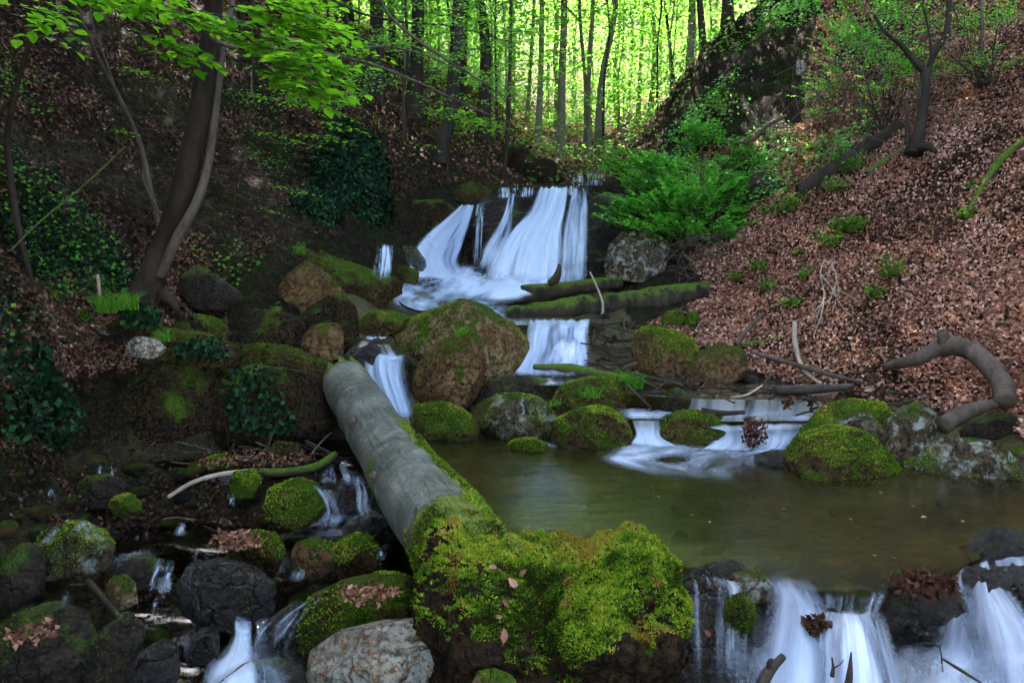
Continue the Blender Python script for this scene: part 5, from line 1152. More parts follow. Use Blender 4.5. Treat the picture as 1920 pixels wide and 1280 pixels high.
# pale root sprays on the leaf slope
e = empty('root_spray', G(1560, 495), 'pale thin bare roots spreading down the leaf slope', 'roots'); r = np.random.RandomState(3); mb = MB(); bl = A(e.location)
for a in [[(1545, 492), (1538, 520), (1545, 560), (1530, 600)], [(1560, 500), (1568, 530), (1555, 570), (1548, 590)], [(1545, 492), (1560, 500), (1566, 480)], [(1540, 520), (1560, 548), (1575, 575), (1595, 598)],
          [(1560, 545), (1590, 560), (1615, 575)], [(1555, 570), (1535, 580), (1520, 602)], [(1545, 560), (1540, 595), (1525, 635)], [(1568, 530), (1572, 550), (1560, 590)]]:
    q = A([G(*b) for b in a]); q[:, 2] += .03; D = (q - CAM) @ FW; mb.add(*tube(smooth_path(q - bl, 16), np.linspace(3.2, 1.3, 16) * D.mean() / F / 1.6, 5))
link('root', mb.build('root'), M['bark_pale'], e)

def heap(label, group, box, n, Lr, wr, D0, D1, sd, mat='bark_dark'):
    r = np.random.RandomState(sd)
    for k in range(n):
        x, y = r.uniform(box[0], box[2]), r.uniform(box[1], box[3]); D = D0 + (D1 - D0) * (y - box[1]) / (box[3] - box[1]) ; a = P(x, y, D); d = unit(rvec(1, r)[0] * A([1, .5, .3])); L = r.uniform(*Lr)
        q = A([a - d * L / 2, a + rvec(1, r)[0] * L * .08, a + d * L / 2]); V, T, Q = tube(smooth_path(q, 9), np.linspace(1, .5, 9) * r.uniform(*wr), 6, .15, 9, k)
        o = link('stick', mesh('stick', V - a, T, Q, True), M[[mat, 'wood_wet', 'bark_grey'][r.choice(3, p=[.45, .4, .15])]], None, a); tag(o, label, 'stick', group)
heap('loose stick jammed in the debris right of the middle fall', 'sticks jammed right of the middle fall', (1110, 605, 1200, 705), 40, (.25, .7), (.008, .024), 9.3, 8.0, 1)
heap('loose stick in the debris above the rapids', 'sticks above the rapids', (1190, 712, 1480, 745), 34, (.2, .6), (.006, .018), 7.7, 7.2, 2)
heap('loose stick of the debris dam left of the big log', 'sticks of the debris dam', (330, 838, 640, 878), 34, (.2, .6), (.006, .018), 6.3, 5.9, 3)
heap('loose stick at the water line below the leaf slope', 'sticks at the water line', (1500, 730, 1720, 800), 26, (.15, .5), (.005, .014), 7.2, 6.2, 4)
heap('thin dark stick lying among the lower stream stones', 'thin sticks among the lower stream stones', (0, 960, 420, 1240), 16, (.12, .4), (.004, .010), 4.9, 3.6, 5)
r = np.random.RandomState(123)
for k in range(60):
    x, y = r.uniform(1300, 1915), r.uniform(300, 800)
    if not inpoly(A([x]), A([y]), RSLOPE)[0]: continue
    a = G(x, y); nn = normal_at(a[None, :2])[0]; d = unit(np.cross(nn, rvec(1, r)[0])); L = r.uniform(.12, .5); q = A([a - d * L / 2, a + rvec(1, r)[0] * L * .06 + nn * .02, a + d * L / 2 + nn * .03]) + nn * .025
    V, T, Q = tube(smooth_path(q, 8), np.linspace(1, .4, 8) * r.uniform(.003, .008), 5, .1, 9, k)
    o = link('stick', mesh('stick', V - a, T, Q, True), M[['bark_grey', 'bark_dark', 'bark_pale'][r.choice(3, p=[.4, .35, .25])]], None, a); tag(o, 'thin dead twig lying on the right leaf slope', 'stick', 'thin twigs on the right leaf slope')
def debris(label, px, py, D, rx, rz, n, sd, name='leaf_debris', size=(.03, .055), mat='litter', c=(0, .35)):
    r = np.random.RandomState(sd); a = P(px, py, D); p = rvec(n, r) * r.rand(n, 1) ** .4 * A([rx, rx * .6, rz]); nr = rvec(n, r); ax = unit(np.cross(nr, rvec(n, r))); L = r.uniform(*size, n)
    V2, T2, m2 = leaves(p, ax, nr, L, L * .6, .3); o = link(name, mesh(name, V2, T2, None, False, dict(rnd=np.repeat(r.uniform(*c, n), m2))), M[mat], None, a); tag(o, label, 'debris')
debris('clump of black dead leaves snagged in the rapids', 1415, 812, 6.5, .11, .14, 260, 1)
debris('small clump of dark leaves on the rapids ledge', 1478, 755, 7.0, .05, .07, 70, 2)
debris('dark leaf clump right of the rapids ledge', 1520, 752, 7.0, .03, .06, 50, 3)
debris('brown curled leaves heaped on the mossy stream stone', 440, 1012, 4.5, .17, .05, 200, 4, size=(.03, .05), c=(.2, .7))
debris('dead leaves on top of the leaf covered boulder', 690, 1112, 3.6, .16, .03, 220, 5, size=(.02, .038), c=(.2, .8))
debris('dead leaves on the bottom left corner boulder', 60, 1185, 3.35, .14, .04, 110, 6, size=(.025, .045), c=(.1, .6))
debris('dark leaf mat on the black rock of the lower waterfall', 1735, 1095, 3.55, .16, .05, 420, 7, size=(.03, .05), c=(0, .15))
debris('wet leaf bundle on the ledge stub in lower waterfall', 1530, 1172, 3.38, .05, .05, 80, 8, c=(0, .15))
debris('curled brown leaves at the left shallows', 90, 985, 4.9, .16, .04, 140, 9, size=(.025, .045), c=(.1, .7))
debris('leaf debris in the dam left of the big log', 480, 858, 6.0, .5, .04, 380, 10, size=(.025, .05), c=(.0, .6))
debris('leaf debris at the foot of the leaf slope by the rapids', 1600, 765, 6.6, .3, .06, 340, 11, size=(.03, .055), c=(.1, .7))
# single dead leaves on the moss
for k, (x, y, s, lb) in enumerate([(962, 1092, .06, 'pinkish curled leaf high on the mossy root end'), (922, 1063, .05, 'small brown leaf left of the pink curled one'), (945, 1192, .06, 'long brown leaf low on the mossy root end'), (935, 1155, .035, 'tiny red brown leaf in the middle of root moss'),
                                  (948, 1130, .04, 'dark brown leaf on the shaded root moss'), (980, 1075, .05, 'dark leaf near the upper edge of root moss'), (832, 997, .04, 'brown leaf where bark meets moss'), (1327, 1187, .05, 'dark red leaf on the black wet ledge')]):
    d = P(x, y, 1) - CAM; h = BVH.ray_cast(Vector(CAM), Vector(unit(d)), 20); p = A(h[0]) - unit(d) * .02; r = np.random.RandomState(k + 60)
    ax = unit(rvec(1, r) * A([1, .3, 1])); V2, T2, m2 = leaves(np.zeros((1, 3)) - ax * s / 2, ax, unit(-FW[None] + rvec(1, r) * .5 + A([[0, 0, .5]])), s, s * .55, .3, True)
    o = link('fallen_leaf', mesh('fallen_leaf', V2, T2, None, True, dict(rnd=np.full(m2, [.7, .5, .45, .6, .3, .35, .6, .4][k]))), M['litter'], None, p); tag(o, lb, 'leaf', 'single dead leaves on the moss')

r = np.random.RandomState(9); FL = []
for k in range(26):
    x_, y_ = r.uniform(1000, 1880), r.uniform(890, 1060)
    g = Z(x_, y_, .006); ax = unit(rvec(1, r) * A([1, 1, .05])); L_ = r.uniform(.025, .045)
    V2, T2, m2 = leaves(np.zeros((1, 3)), ax, unit(A([[0, 0, 1.]]) + rvec(1, r) * .12), L_, L_ * .6, .1)
    o = link('floating_leaf', mesh('floating_leaf', V2, T2, None, False, dict(rnd=np.full(m2, r.uniform(.2, .8)))), M['litter'], None, g); tag(o, 'small brown leaf floating on the pool surface', 'leaf', 'leaves floating on the pool')
# ------------------------------------------------------------------ beech sprays
def spray(mb_t, LV, r, start, d, L, step=.03, ls=.05, w=.62, side=1.0, tw=.004, droop=.15):
    """a twig with alternate leaves held flat; side twigs when long"""
    d = unit(d); pts = [start + d * t * L - A([0, 0, droop * L * t * t]) + rvec(1, r)[0] * .02 * L * t for t in np.linspace(0, 1, 6)]
    path = smooth_path(pts, 10); mb_t.add(*tube(path, np.linspace(tw, tw * .3, 10), 4, cap=False))
    h = unit(np.cross(d, A([0, 0, 1.]))); n = max(3, int(L / step)); t = np.linspace(.12, 1, n) * 9; i = np.clip(t.astype(int), 0, 8)
    q = path[i] * (1 - (t - i))[:, None] + path[i + 1] * (t - i)[:, None]; sg = np.where(np.arange(n) % 2 == 0, 1, -1)[:, None]
    ax = unit(h * sg * .9 + d * .6 + rvec(n, r) * .25 - A([0, 0, .12])); nr = unit(A([0, 0, 1.]) + rvec(n, r) * .35)
    LV.append((q, ax, nr, ls * r.uniform(.7, 1.2, n)))
    if L > .35 * side:
        for k in range(int(L / .16)):
            s = path[2 + (k * 7) // max(1, int(L / .16))]; sd = 1 if k % 2 else -1
            spray(mb_t, LV, r, s, unit(d * .7 + h * sd * .8), L * .42, step, ls, w, 99, tw * .6, droop)
def flush(LV, w=.62, hero=False, r=rs, fold=.12):
    q = np.concatenate([a[0] for a in LV]); ax = np.concatenate([a[1] for a in LV]); nr = np.concatenate([a[2] for a in LV]); L = np.concatenate([a[3] for a in LV])
    V, T, m = leaves(q, ax, nr, L, L * w, fold, hero); return V, T, np.repeat(np.clip(r.normal(.5, .25, len(q)), 0, 1), m)

# the leaning beech with hanging sprays at the left
def bough(e, base, pts, w, mat, name, hero_sprays=(), ns=10, n=None):
    q = A([P(*a) for a in pts]); D = (q - CAM) @ FW; rad = np.interp(np.linspace(0, 1, len(q)), np.linspace(0, 1, len(w)), w) * D / F / 2
    m = n or 12 * len(q); path = smooth_path(q, m); V, T, Q = tube(path, np.interp(np.linspace(0, 1, m), np.linspace(0, 1, len(rad)), rad), ns, .06, 6, len(pts))
    link(name, mesh(name, V - base, T, Q, True), M[mat], e); return path
b0 = P(285, 545, 7.0); e = empty('beech_tree', b0, 'dark leaning beech with a pale second stem on the left bank', 'tree')
bough(e, b0, [(262, 575, 6.9), (290, 505, 7.0), (330, 400, 7.0), (365, 260, 6.9), (388, 120, 6.8), (402, 0, 6.6), (412, -160, 6.3)], [64, 49, 44, 40, 37, 34, 30], 'bark_beech', 'trunk', ns=20, n=90)
bough(e, b0, [(300, 520, 6.9), (330, 450, 6.9), (370, 375, 6.9), (392, 300, 6.9), (405, 200, 6.9), (420, 90, 6.8), (440, -10, 6.8), (475, -90, 6.8)], [18, 19, 17, 15, 13, 12, 10, 9], 'bark_grey', 'second_stem', n=80)
for k, pts in enumerate([[(250, 570, 6.9), (225, 560, 6.7), (205, 575, 6.6)], [(290, 545, 7.0), (315, 560, 6.9), (335, 585, 6.8)], [(270, 560, 7.0), (262, 590, 6.7), (268, 612, 6.5)]]):
    bough(e, b0, pts, [34, 22, 8], 'bark_beech', 'root')
r = np.random.RandomState(12); mt, LV = MB(), []
# big near leaves, 3 to 4 m away
near = [(40, -20, 3.2, -1, .9), (90, -10, 3.3, 1, .8), (0, 10, 3.0, 1, .6), (150, -30, 3.4, 1, .9), (200, 0, 3.5, 1, .7), (240, -10, 3.4, 1, .9), (255, 60, 3.3, 1, .8), (270, 95, 3.3, 1, .55),
        (300, 20, 3.4, 1, .8), (340, 40, 3.3, 1, .7), (370, 20, 3.1, 1, .8), (400, 60, 3.1, 1, .9), (430, 10, 3.1, 1, .8), (420, 95, 3.1, 1, .9), (450, 110, 3.0, 1, .9), (480, 60, 3.0, 1, .8),
        (500, 130, 2.9, 1, .7), (530, 150, 2.9, 1, .6), (360, -20, 3.2, -1, .7), (560, 110, 3.0, 1, .5), (590, 140, 2.9, 1, .45), (500, 90, 3.0, 1, .8), (540, 60, 3.1, 1, .7), (470, 130, 3.0, 1, .8), (440, 60, 3.2, 1, .9), (520, 20, 3.1, 1, .7), (560, 165, 2.9, 1, .5), (480, 0, 3.1, 1, .9), (320, 100, 3.4, 1, .5), (100, 60, 3.4, 1, .4), (120, 30, 3.2, -1, .5), (60, 10, 3.4, 1, .5), (460, -20, 3.0, 1, .7)]
for x, y, D, s, L in near:
    for q_ in range(2):
        spray(mt, LV, r, P(x + r.uniform(-25, 25) * q_, y + r.uniform(-12, 22) * q_, D + .15 * q_), A([s * 1.0, r.uniform(-.5, .3), r.uniform(-.35, .05)]), L * .45, .032, .066, side=.75, tw=.003)
V2, T2, rr_ = flush(LV, .66, True, r)
link("twig", mt.build("twig", off=b0), M["bark_dark"], e)["kind"] = "stuff"; link('foliage', mesh('foliage', V2 - b0, T2, None, True, dict(rnd=rr_)), M['beech'], e)
bough(e, b0, [(395, 70, 6.7), (440, 90, 5.6), (500, 78, 5.0), (560, 76, 4.9), (600, 98, 5.0), (700, 122, 5.4), (800, 162, 5.8), (880, 200, 6.2), (960, 232, 6.6)], [9, 8, 7, 7, 7, 6, 5, 4, 2], 'bark_grey', 'branch', ns=8)
bough(e, b0, [(640, 105, 5.2), (690, 90, 5.4), (740, 90, 5.6), (800, 105, 5.8), (850, 128, 6.0)], [4, 4, 3.5, 3, 2], 'bark_grey', 'branch', ns=6)
mt, LV = MB(), []
for x, y, D, s, L in [(470, 165, 5.5, 1, 1), (500, 175, 5.6, 1, 1), (520, 190, 5.7, 1, 1.1), (560, 225, 5.8, 1, 1), (530, 250, 5.8, 1, 1), (500, 268, 5.8, 1, .9), (560, 255, 6, 1, .8), (220, 132, 6.5, 1, .8), (200, 130, 6.4, 1, .7), (190, 240, 7, 1, .6),
                      (210, 240, 7, 1, .5), (430, 170, 5.4, 1, .8), (600, 240, 6, 1, .5), (480, 350, 7.8, 1, .9), (520, 360, 8, 1, .8), (470, 390, 7.8, 1, .8), (450, 245, 6, 1, .7), (505, 70, 4.8, 1, .8), (560, 80, 5, 1, .9), (620, 100, 5.2, 1, .8)]:
    spray(mt, LV, r, P(x, y, D), A([s, r.uniform(-.4, .3), r.uniform(-.15, .05)]), L * .55, .035, .05, side=.6, tw=.003)
V2, T2, rr_ = flush(LV, .6, False, r); link("twig", mt.build("twig", off=b0), M["bark_dark"], e)["kind"] = "stuff"; link('foliage', mesh('foliage', V2 - b0, T2, None, False, dict(rnd=rr_)), M['beech'], e)

# branch reaching in from above
b1 = P(690, -60, 5.5); e = empty('hanging_branch', b1, 'long thin bare branch slanting down across the forest gap', 'branch')
bough(e, b1, [(690, -60, 5.5), (720, 15, 5.6), (765, 62, 5.7), (830, 108, 5.9), (890, 145, 6.1), (960, 190, 6.3)], [7, 6, 6, 5, 4, 2], 'bark_grey', 'stem', ns=8)
r = np.random.RandomState(31); mt, LV = MB(), []
for x, y, D, s, L in [(765, 212, 7, 1, 1.1), (800, 218, 7, 1, 1.1), (830, 210, 7, 1, 1), (860, 222, 7.2, 1, .8), (750, 262, 7.5, 1, .7), (780, 205, 7, 1, .9), (845, 230, 7, 1, .7), (1000, 270, 7.5, 1, .5), (1060, 230, 7.5, -1, .6),
                      (1050, 150, 7, -1, .8), (980, 130, 7, -1, .9), (930, 60, 7, 1, 1), (1000, 40, 7, -1, 1), (1060, 20, 7, 1, 1), (1080, 90, 7.2, -1, 1), (900, 100, 7, 1, .9), (860, 60, 7, -1, 1), (820, 30, 7, 1, 1), (1120, 40, 7.4, 1, 1), (740, 30, 7, 1, .9)]:
    spray(mt, LV, r, P(x, y, D), A([s, r.uniform(-.4, .3), r.uniform(-.15, .05)]), L * .6, .035, .055, side=.6, tw=.003)
V2, T2, rr_ = flush(LV, .62, False, r); link('twig', mt.build('twig', off=b1), M['bark_dark'], e)['kind'] = 'stuff'; link('foliage', mesh('foliage', V2 - b1, T2, None, False, dict(rnd=rr_)), M['beech'], e)

b2 = P(560, -60, 11); e = empty('hanging_branch', b2, 'leafy boughs hanging in front of the dark slope trunks', 'branch')
bough(e, b2, [(560, -60, 11), (640, 10, 11.2), (740, 40, 11.5), (850, 50, 12), (960, 80, 12.4)], [6, 5, 4, 3, 2], 'bark_dark', 'stem', ns=6)
bough(e, b2, [(560, -60, 11), (600, 40, 11), (650, 100, 11.2), (740, 130, 11.4), (830, 140, 11.6)], [5, 4, 4, 3, 2], 'bark_dark', 'stem', ns=6)
r = np.random.RandomState(55); mt, LV = MB(), []
for k in range(95):
    y = r.uniform(-20, 190); x = r.uniform(560, 1010 - .4 * y); D = r.uniform(10.5, 13)
    spray(mt, LV, r, P(x, y, D), A([r.choice([-1, 1]), r.uniform(-.5, .5), r.uniform(-.15, .1)]), r.uniform(.45, .85), .05, .075, side=.6, tw=.003)
V2, T2, rr_ = flush(LV, .62, False, r); link('twig', mt.build('twig', off=b2), M['bark_dark'], e)['kind'] = 'stuff'; link('foliage', mesh('foliage', V2 - b2, T2, None, False, dict(rnd=rr_)), M['beech_far'], e)

# slender stems on the left slope
def sapling(label, pts, w, mat='bark_dark', sprays=(), name='sapling', subs=()):
    b = P(*pts[0]); e = empty(name, b, label, 'tree'); bough(e, b, pts, w, mat, 'trunk', ns=8)
    for s, sw in subs: bough(e, b, s, sw, mat, 'branch', ns=6)
    if sprays:
        r = np.random.RandomState(int(pts[0][0])); mt, LV = MB(), []
        for x, y, D, s, L in sprays: spray(mt, LV, r, P(x, y, D), A([s, r.uniform(-.5, .5), r.uniform(-.2, .2)]), L, .04, .06, side=.6, tw=.003)
        V2, T2, rr_ = flush(LV, .62, False, r); link('twig', mt.build('twig', off=b), M['bark_dark'], e)['kind'] = 'stuff'; link('foliage', mesh('foliage', V2 - b, T2, None, False, dict(rnd=rr_)), M['beech'], e)
sapling('slim grey sapling forking left of the leaning beech', [(302, 440, 8.4), (285, 370, 8.3), (262, 270, 8.1), (222, 180, 7.8), (180, 100, 7.4), (140, 0, 7), (120, -60, 7)], [12, 11, 10, 8, 6, 5, 4], 'bark_grey', subs=[([(218, 172, 7.8), (200, 120, 7.6), (175, 50, 7.3), (165, -20, 7.2)], [5, 4, 3, 3]), ([(300, 400, 8.3), (272, 345, 8.2), (268, 300, 8.2)], [4, 4, 3])])
sapling('crooked dark sapling near the left frame edge', [(64, 545, 6.2), (52, 500, 6.2), (35, 430, 6.2), (20, 330, 6.3), (15, 250, 6.3), (40, 130, 6.2), (75, 20, 6.0), (90, -60, 6)], [10, 11, 12, 11, 11, 9, 8, 7], 'bark_beech')
sapling('thin straight sapling left of the waterfall crest', [(942, 348, 16.5), (950, 270, 16.4), (955, 160, 16.2), (958, 20, 16), (958, -60, 16)], [9, 8, 7, 6, 5])
sapling('very thin stem in front of the left dark trees', [(838, 350, 14.3), (842, 250, 14.2), (850, 130, 14), (852, 20, 14)], [6, 5, 4, 3])
sapling('long thin leaning stem crossing the left bank', [(20, 470, 5.5), (70, 420, 5.6), (160, 345, 5.8), (235, 275, 6)], [3, 3, 3, 2], 'bark_moss')

# ------------------------------------------------------------------ shrubs
def shrub(label, base, blobs, n, size, sd, mat='shrub_leaf', stems=12, twigs=0, sw=.012, name='shrub', tmat='bark_dark'):
    b = G(*base) if len(base) == 2 else P(*base); e = empty(name, b, label, 'shrub'); r = np.random.RandomState(sd); mb = MB(); LV = []
    tot = sum(x[3] * x[4] for x in blobs)
    for (x, y, D, rx, ry) in blobs:
        c = P(x, y, D); R = rx * D / F; Rz = ry * D / F; m = max(4, int(n * rx * ry / tot / 11)); cl = c + rvec(9, r) * r.rand(9, 1) ** .4 * A([R, R * .7, Rz]) * .8
        pts = cl[r.randint(9, size=m)] + r.normal(size=(m, 3)) * A([R, R * .7, Rz]) * .23
        for q in pts:
            d = unit(q - b + rvec(1, r)[0] * .4); L = r.uniform(.18, .4)
            st = q - d * L * .5; spray(mb, LV, r, st, d * A([1, 1, .6]), L, L / 10, size, side=99, tw=.0018, droop=.1)
        for k in range(stems):
            q = pts[r.randint(m)]; mid = b * .5 + q * .5 + rvec(1, r)[0] * .15 + A([0, 0, .05]); mb.add(*tube(smooth_path(A([b + rvec(1, r)[0] * A([.12, .12, 0]), mid, q]), 12), np.linspace(sw, sw * .25, 12), 5, cap=False))
    link('stem', mb.build('stem', off=b), M[tmat], e)
    V2, T2, rr_ = flush(LV, .6, False, r, .15); link('foliage', mesh('foliage', V2 - b, T2, None, False, dict(rnd=rr_)), M[mat], e)
    return e
shrub('big bright green shrub leaning out beside the waterfall', (1300, 520, 12.0), [(1170, 385, 12.2, 55, 35), (1200, 340, 12.8, 70, 40), (1250, 300, 13, 70, 35), (1290, 370, 12.2, 90, 60), (1360, 350, 12.6, 70, 50), (1235, 420, 12.0, 70, 28), (1330, 430, 12, 70, 30), (1400, 400, 12.3, 50, 35), (1150, 300, 13.4, 40, 30), (1310, 250, 13.5, 60, 35), (1390, 290, 13, 50, 40)], 11000, .095, 1, stems=4)
shrub('airy green shrub hanging over the upper right slope', (1660, 260, 11.5), [(1570, 60, 12.2, 50, 40), (1590, 20, 12, 80, 40), (1560, 130, 12, 70, 40), (1620, 90, 11.8, 80, 50), (1540, 190, 12.3, 50, 40), (1600, 180, 12, 60, 40), (1680, 40, 11.4, 70, 50), (1700, 140, 11, 60, 50), (1560, 250, 12, 50, 30), (1520, 160, 13, 25, 35)], 5000, .06, 2, stems=4, sw=.008)
shrub('thin dark shrub in the upper right corner', (1850, 160, 10.5), [(1800, 40, 10.8, 80, 50), (1880, 30, 10.6, 70, 50), (1770, 120, 10.8, 60, 40), (1860, 110, 10.4, 60, 30)], 1600, .05, 3, stems=8, sw=.008)
shrub('low fresh green bush left of the spur outcrop', (1220, 335, 15.5), [(1210, 312, 15.5, 40, 22), (1180, 318, 15.8, 35, 16)], 1600, .07, 4, mat='herb', stems=5)
# pale twig tangle
e = empty('brush_pile', G(1370, 520), 'tangle of pale bare twigs right of the green shrub', 'twigs'); bl = A(e.location); r = np.random.RandomState(14); mb = MB()
for k in range(130):
    x, y = r.uniform(1270, 1440), r.uniform(440, 560); a = P(x, y, 11.6 + r.uniform(-.5, .3)); d = unit(A([r.uniform(-1, .6), r.uniform(-.3, .3), r.uniform(-.2, .8)])); L = r.uniform(.3, 1.1)
    mb.add(*tube(smooth_path(A([a - d * L / 2, a + rvec(1, r)[0] * L * .15, a + d * L / 2 - A([0, 0, L * .2])]) - bl, 9), np.linspace(.007, .003, 9), 4, cap=False))
link('twig', mb.build('twig'), M['bark_grey'], e)['kind'] = 'stuff'
e = empty('brush_pile', G(1640, 230), 'tangle of thin pale twigs under the dark forked tree', 'twigs'); bl = A(e.location); mb = MB()
for k in range(150):
    x, y = r.uniform(1500, 1860), r.uniform(60, 270); a = P(x, y, 11.2 + r.uniform(-.6, .6)); d = unit(A([r.uniform(-.8, .8), r.uniform(-.3, .3), r.uniform(.1, 1)])); L = r.uniform(.4, 1.4)
    mb.add(*tube(smooth_path(A([a - d * L / 2, a + rvec(1, r)[0] * L * .15, a + d * L / 2 - A([0, 0, L * .2])]) - bl, 9), np.linspace(.006, .002, 9), 4, cap=False))
link('twig', mb.build('twig'), M['bark_grey'], e)['kind'] = 'stuff'
# dark forked tree on the right slope
b = P(1722, 285, 10.2); e = empty('forked_tree', b, 'dark forked small tree standing on the right leaf slope', 'tree')
bough(e, b, [(1712, 290, 10.1), (1725, 240, 10.1), (1733, 180, 10.1), (1736, 130, 10.1)], [34, 20, 18, 20], 'bark_dark', 'trunk', ns=12)
bough(e, b, [(1734, 135, 10.1), (1715, 115, 10.1), (1690, 85, 10.1), (1660, 60, 10.1), (1640, 30, 10.2)], [15, 13, 9, 7, 5], 'bark_dark', 'branch')
bough(e, b, [(1736, 135, 10.1), (1755, 95, 10.1), (1775, 60, 10.1), (1780, 0, 10.1), (1782, -60, 10.1)], [14, 12, 11, 9, 8], 'bark_dark', 'branch')
bough(e, b, [(1735, 140, 10.1), (1745, 100, 10.0), (1740, 50, 10), (1725, 0, 10)], [6, 5, 4, 3], 'bark_dark', 'branch', ns=6)
bough(e, b, [(1715, 280, 10.1), (1738, 275, 9.9), (1755, 285, 9.8)], [26, 16, 8], 'bark_dark', 'root')
mt = MB(); r = np.random.RandomState(8); LV = []
for k in range(46):
    x, y = [(1640, 30), (1660, 60), (1690, 85), (1715, 115), (1755, 95), (1775, 60), (1780, 0), (1725, 0), (1740, 50)][k % 9]; a_ = P(x, y, 10.1); d = unit(A([r.uniform(-1, 1), r.uniform(-.6, .6), r.uniform(-.3, .9)])); L = r.uniform(.4, 1.3)
    spray(mt, LV, r, a_, d, L, .16, .045, side=9, tw=.006, droop=.2)
link('twig', mt.build('twig', off=b), M['bark_dark'], e)['kind'] = 'stuff'; V2, T2, rr_ = flush(LV, .6, False, r); link('foliage', mesh('foliage', V2 - b, T2, None, False, dict(rnd=rr_)), M['shrub_leaf'], e)
bough(e, b, [(1700, 270, 10.0), (1702, 235, 10.0), (1698, 195, 10.1)], [10, 8, 5], 'bark_dark', 'stump')
sapling('pale crooked stem in the upper right corner', [(1842, 130, 10.6), (1838, 90, 10.6), (1842, 50, 10.6), (1838, -20, 10.6)], [8, 7, 6, 4], 'bark_grey')

# ------------------------------------------------------------------ forest
def trunk_tpl(k):
    r = np.random.RandomState(200 + k); q = A([[0, 0, -.03]] + [[r.normal(0, .008) * i, r.normal(0, .008) * i, i / 8] for i in range(1, 9)]); path = smooth_path(q, 34)
    t = np.linspace(0, 1, 34); rad = (1 - .72 * t) * (1 + 1.3 * np.exp(-t * 26)); mb = MB(); V, T, Q = tube(path, rad * .011, 12, .08, 8, k); mb.add(V, T, Q)
    limbs = []
    for j in range(16):
        t0 = r.uniform(.25, .95); a = path[int(t0 * 33)]; an = r.uniform(0, 6.28); L = r.uniform(.07, .2) * (1.1 - t0 * .6); d = A([math.cos(an), math.sin(an), r.uniform(.1, .9)])
        p = smooth_path(A([a, a + d * L * .5, a + d * L + A([0, 0, -.01])]), 7); mb.add(*tube(p, np.linspace(.0032, .0007, 7), 5, cap=False)); limbs.append(p[-1])
    return mb.build('trunk'), limbs
def crown_tpl(k, n, z0, ls, spread=.17):
    r = np.random.RandomState(300 + k); LP = []
    for j in range(n):
        z = z0 + (1.05 - z0) * r.rand() ** .85; an = r.uniform(0, 6.28); R = spread * r.rand() ** .5 * (1.15 - .55 * max(0, z - .5)); c = A([math.cos(an) * R, math.sin(an) * R, z]); m = 26
        p = c + r.normal(size=(m, 3)) * A([.028, .028, .006]); LP.append(p)
    p = np.concatenate(LP); m = len(p); ax = unit(rvec(m, r) * A([1, 1, .35])); nr = unit(A([0, 0, 1.]) + rvec(m, r) * .55); L = ls * r.uniform(.6, 1.3, m)
    V, T, q = leaves(p, ax, nr, L, L * .66, .12); col = np.clip(.5 + .3 * np.repeat(r.normal(0, .6, n), 26) + r.normal(0, .2, m), 0, 1)
    return mesh('crown', V, T, None, False, dict(rnd=np.repeat(col, q)))
TR = [trunk_tpl(k)[0] for k in range(6)]; CR = []
TRD = [t.copy() for t in TR]
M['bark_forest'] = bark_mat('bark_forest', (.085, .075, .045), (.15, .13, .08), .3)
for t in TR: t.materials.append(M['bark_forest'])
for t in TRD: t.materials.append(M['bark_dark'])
for c in CR: c.materials.append(M['beech_far'])
CRH = [crown_tpl(10 + k, 26, .5, .009) for k in range(4)]; CRL = [crown_tpl(20 + k, 210, .02, .0115, .26) for k in range(5)]
for c in CRH + CRL: c.materials.append(M['beech_far'])
def tree(px, py, wpx, D, label, r, lean=0.0, dark=False, crown=True, H=None, group='forest trees behind the waterfall', cs=1.0, low=False):
    if py is None: b = A([px[0], px[1], float(height(A([px]))[0])])
    else: b = P(px, py, D); b[2] = min(b[2], height(b[None, :2])[0] + .1)
    H = H or r.uniform(15, 20); e = empty('forest_tree', b, label, 'tree', group)
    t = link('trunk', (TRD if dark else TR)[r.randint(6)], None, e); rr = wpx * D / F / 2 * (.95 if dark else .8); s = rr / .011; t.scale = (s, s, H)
    e.rotation_euler = (0, math.radians(lean), 0); t.rotation_euler = (0, 0, r.uniform(0, 6.28))
    # trunk meshes are one unit tall: across scale follows the girth, but limbs keep reach
    if crown:
        c = link('crown', CRL[r.randint(5)] if low else CRH[r.randint(4)], None, e); c.scale = (H * cs, H * cs, H); c.rotation_euler = (0, 0, r.uniform(0, 6.28))
    return e
r = np.random.RandomState(90)
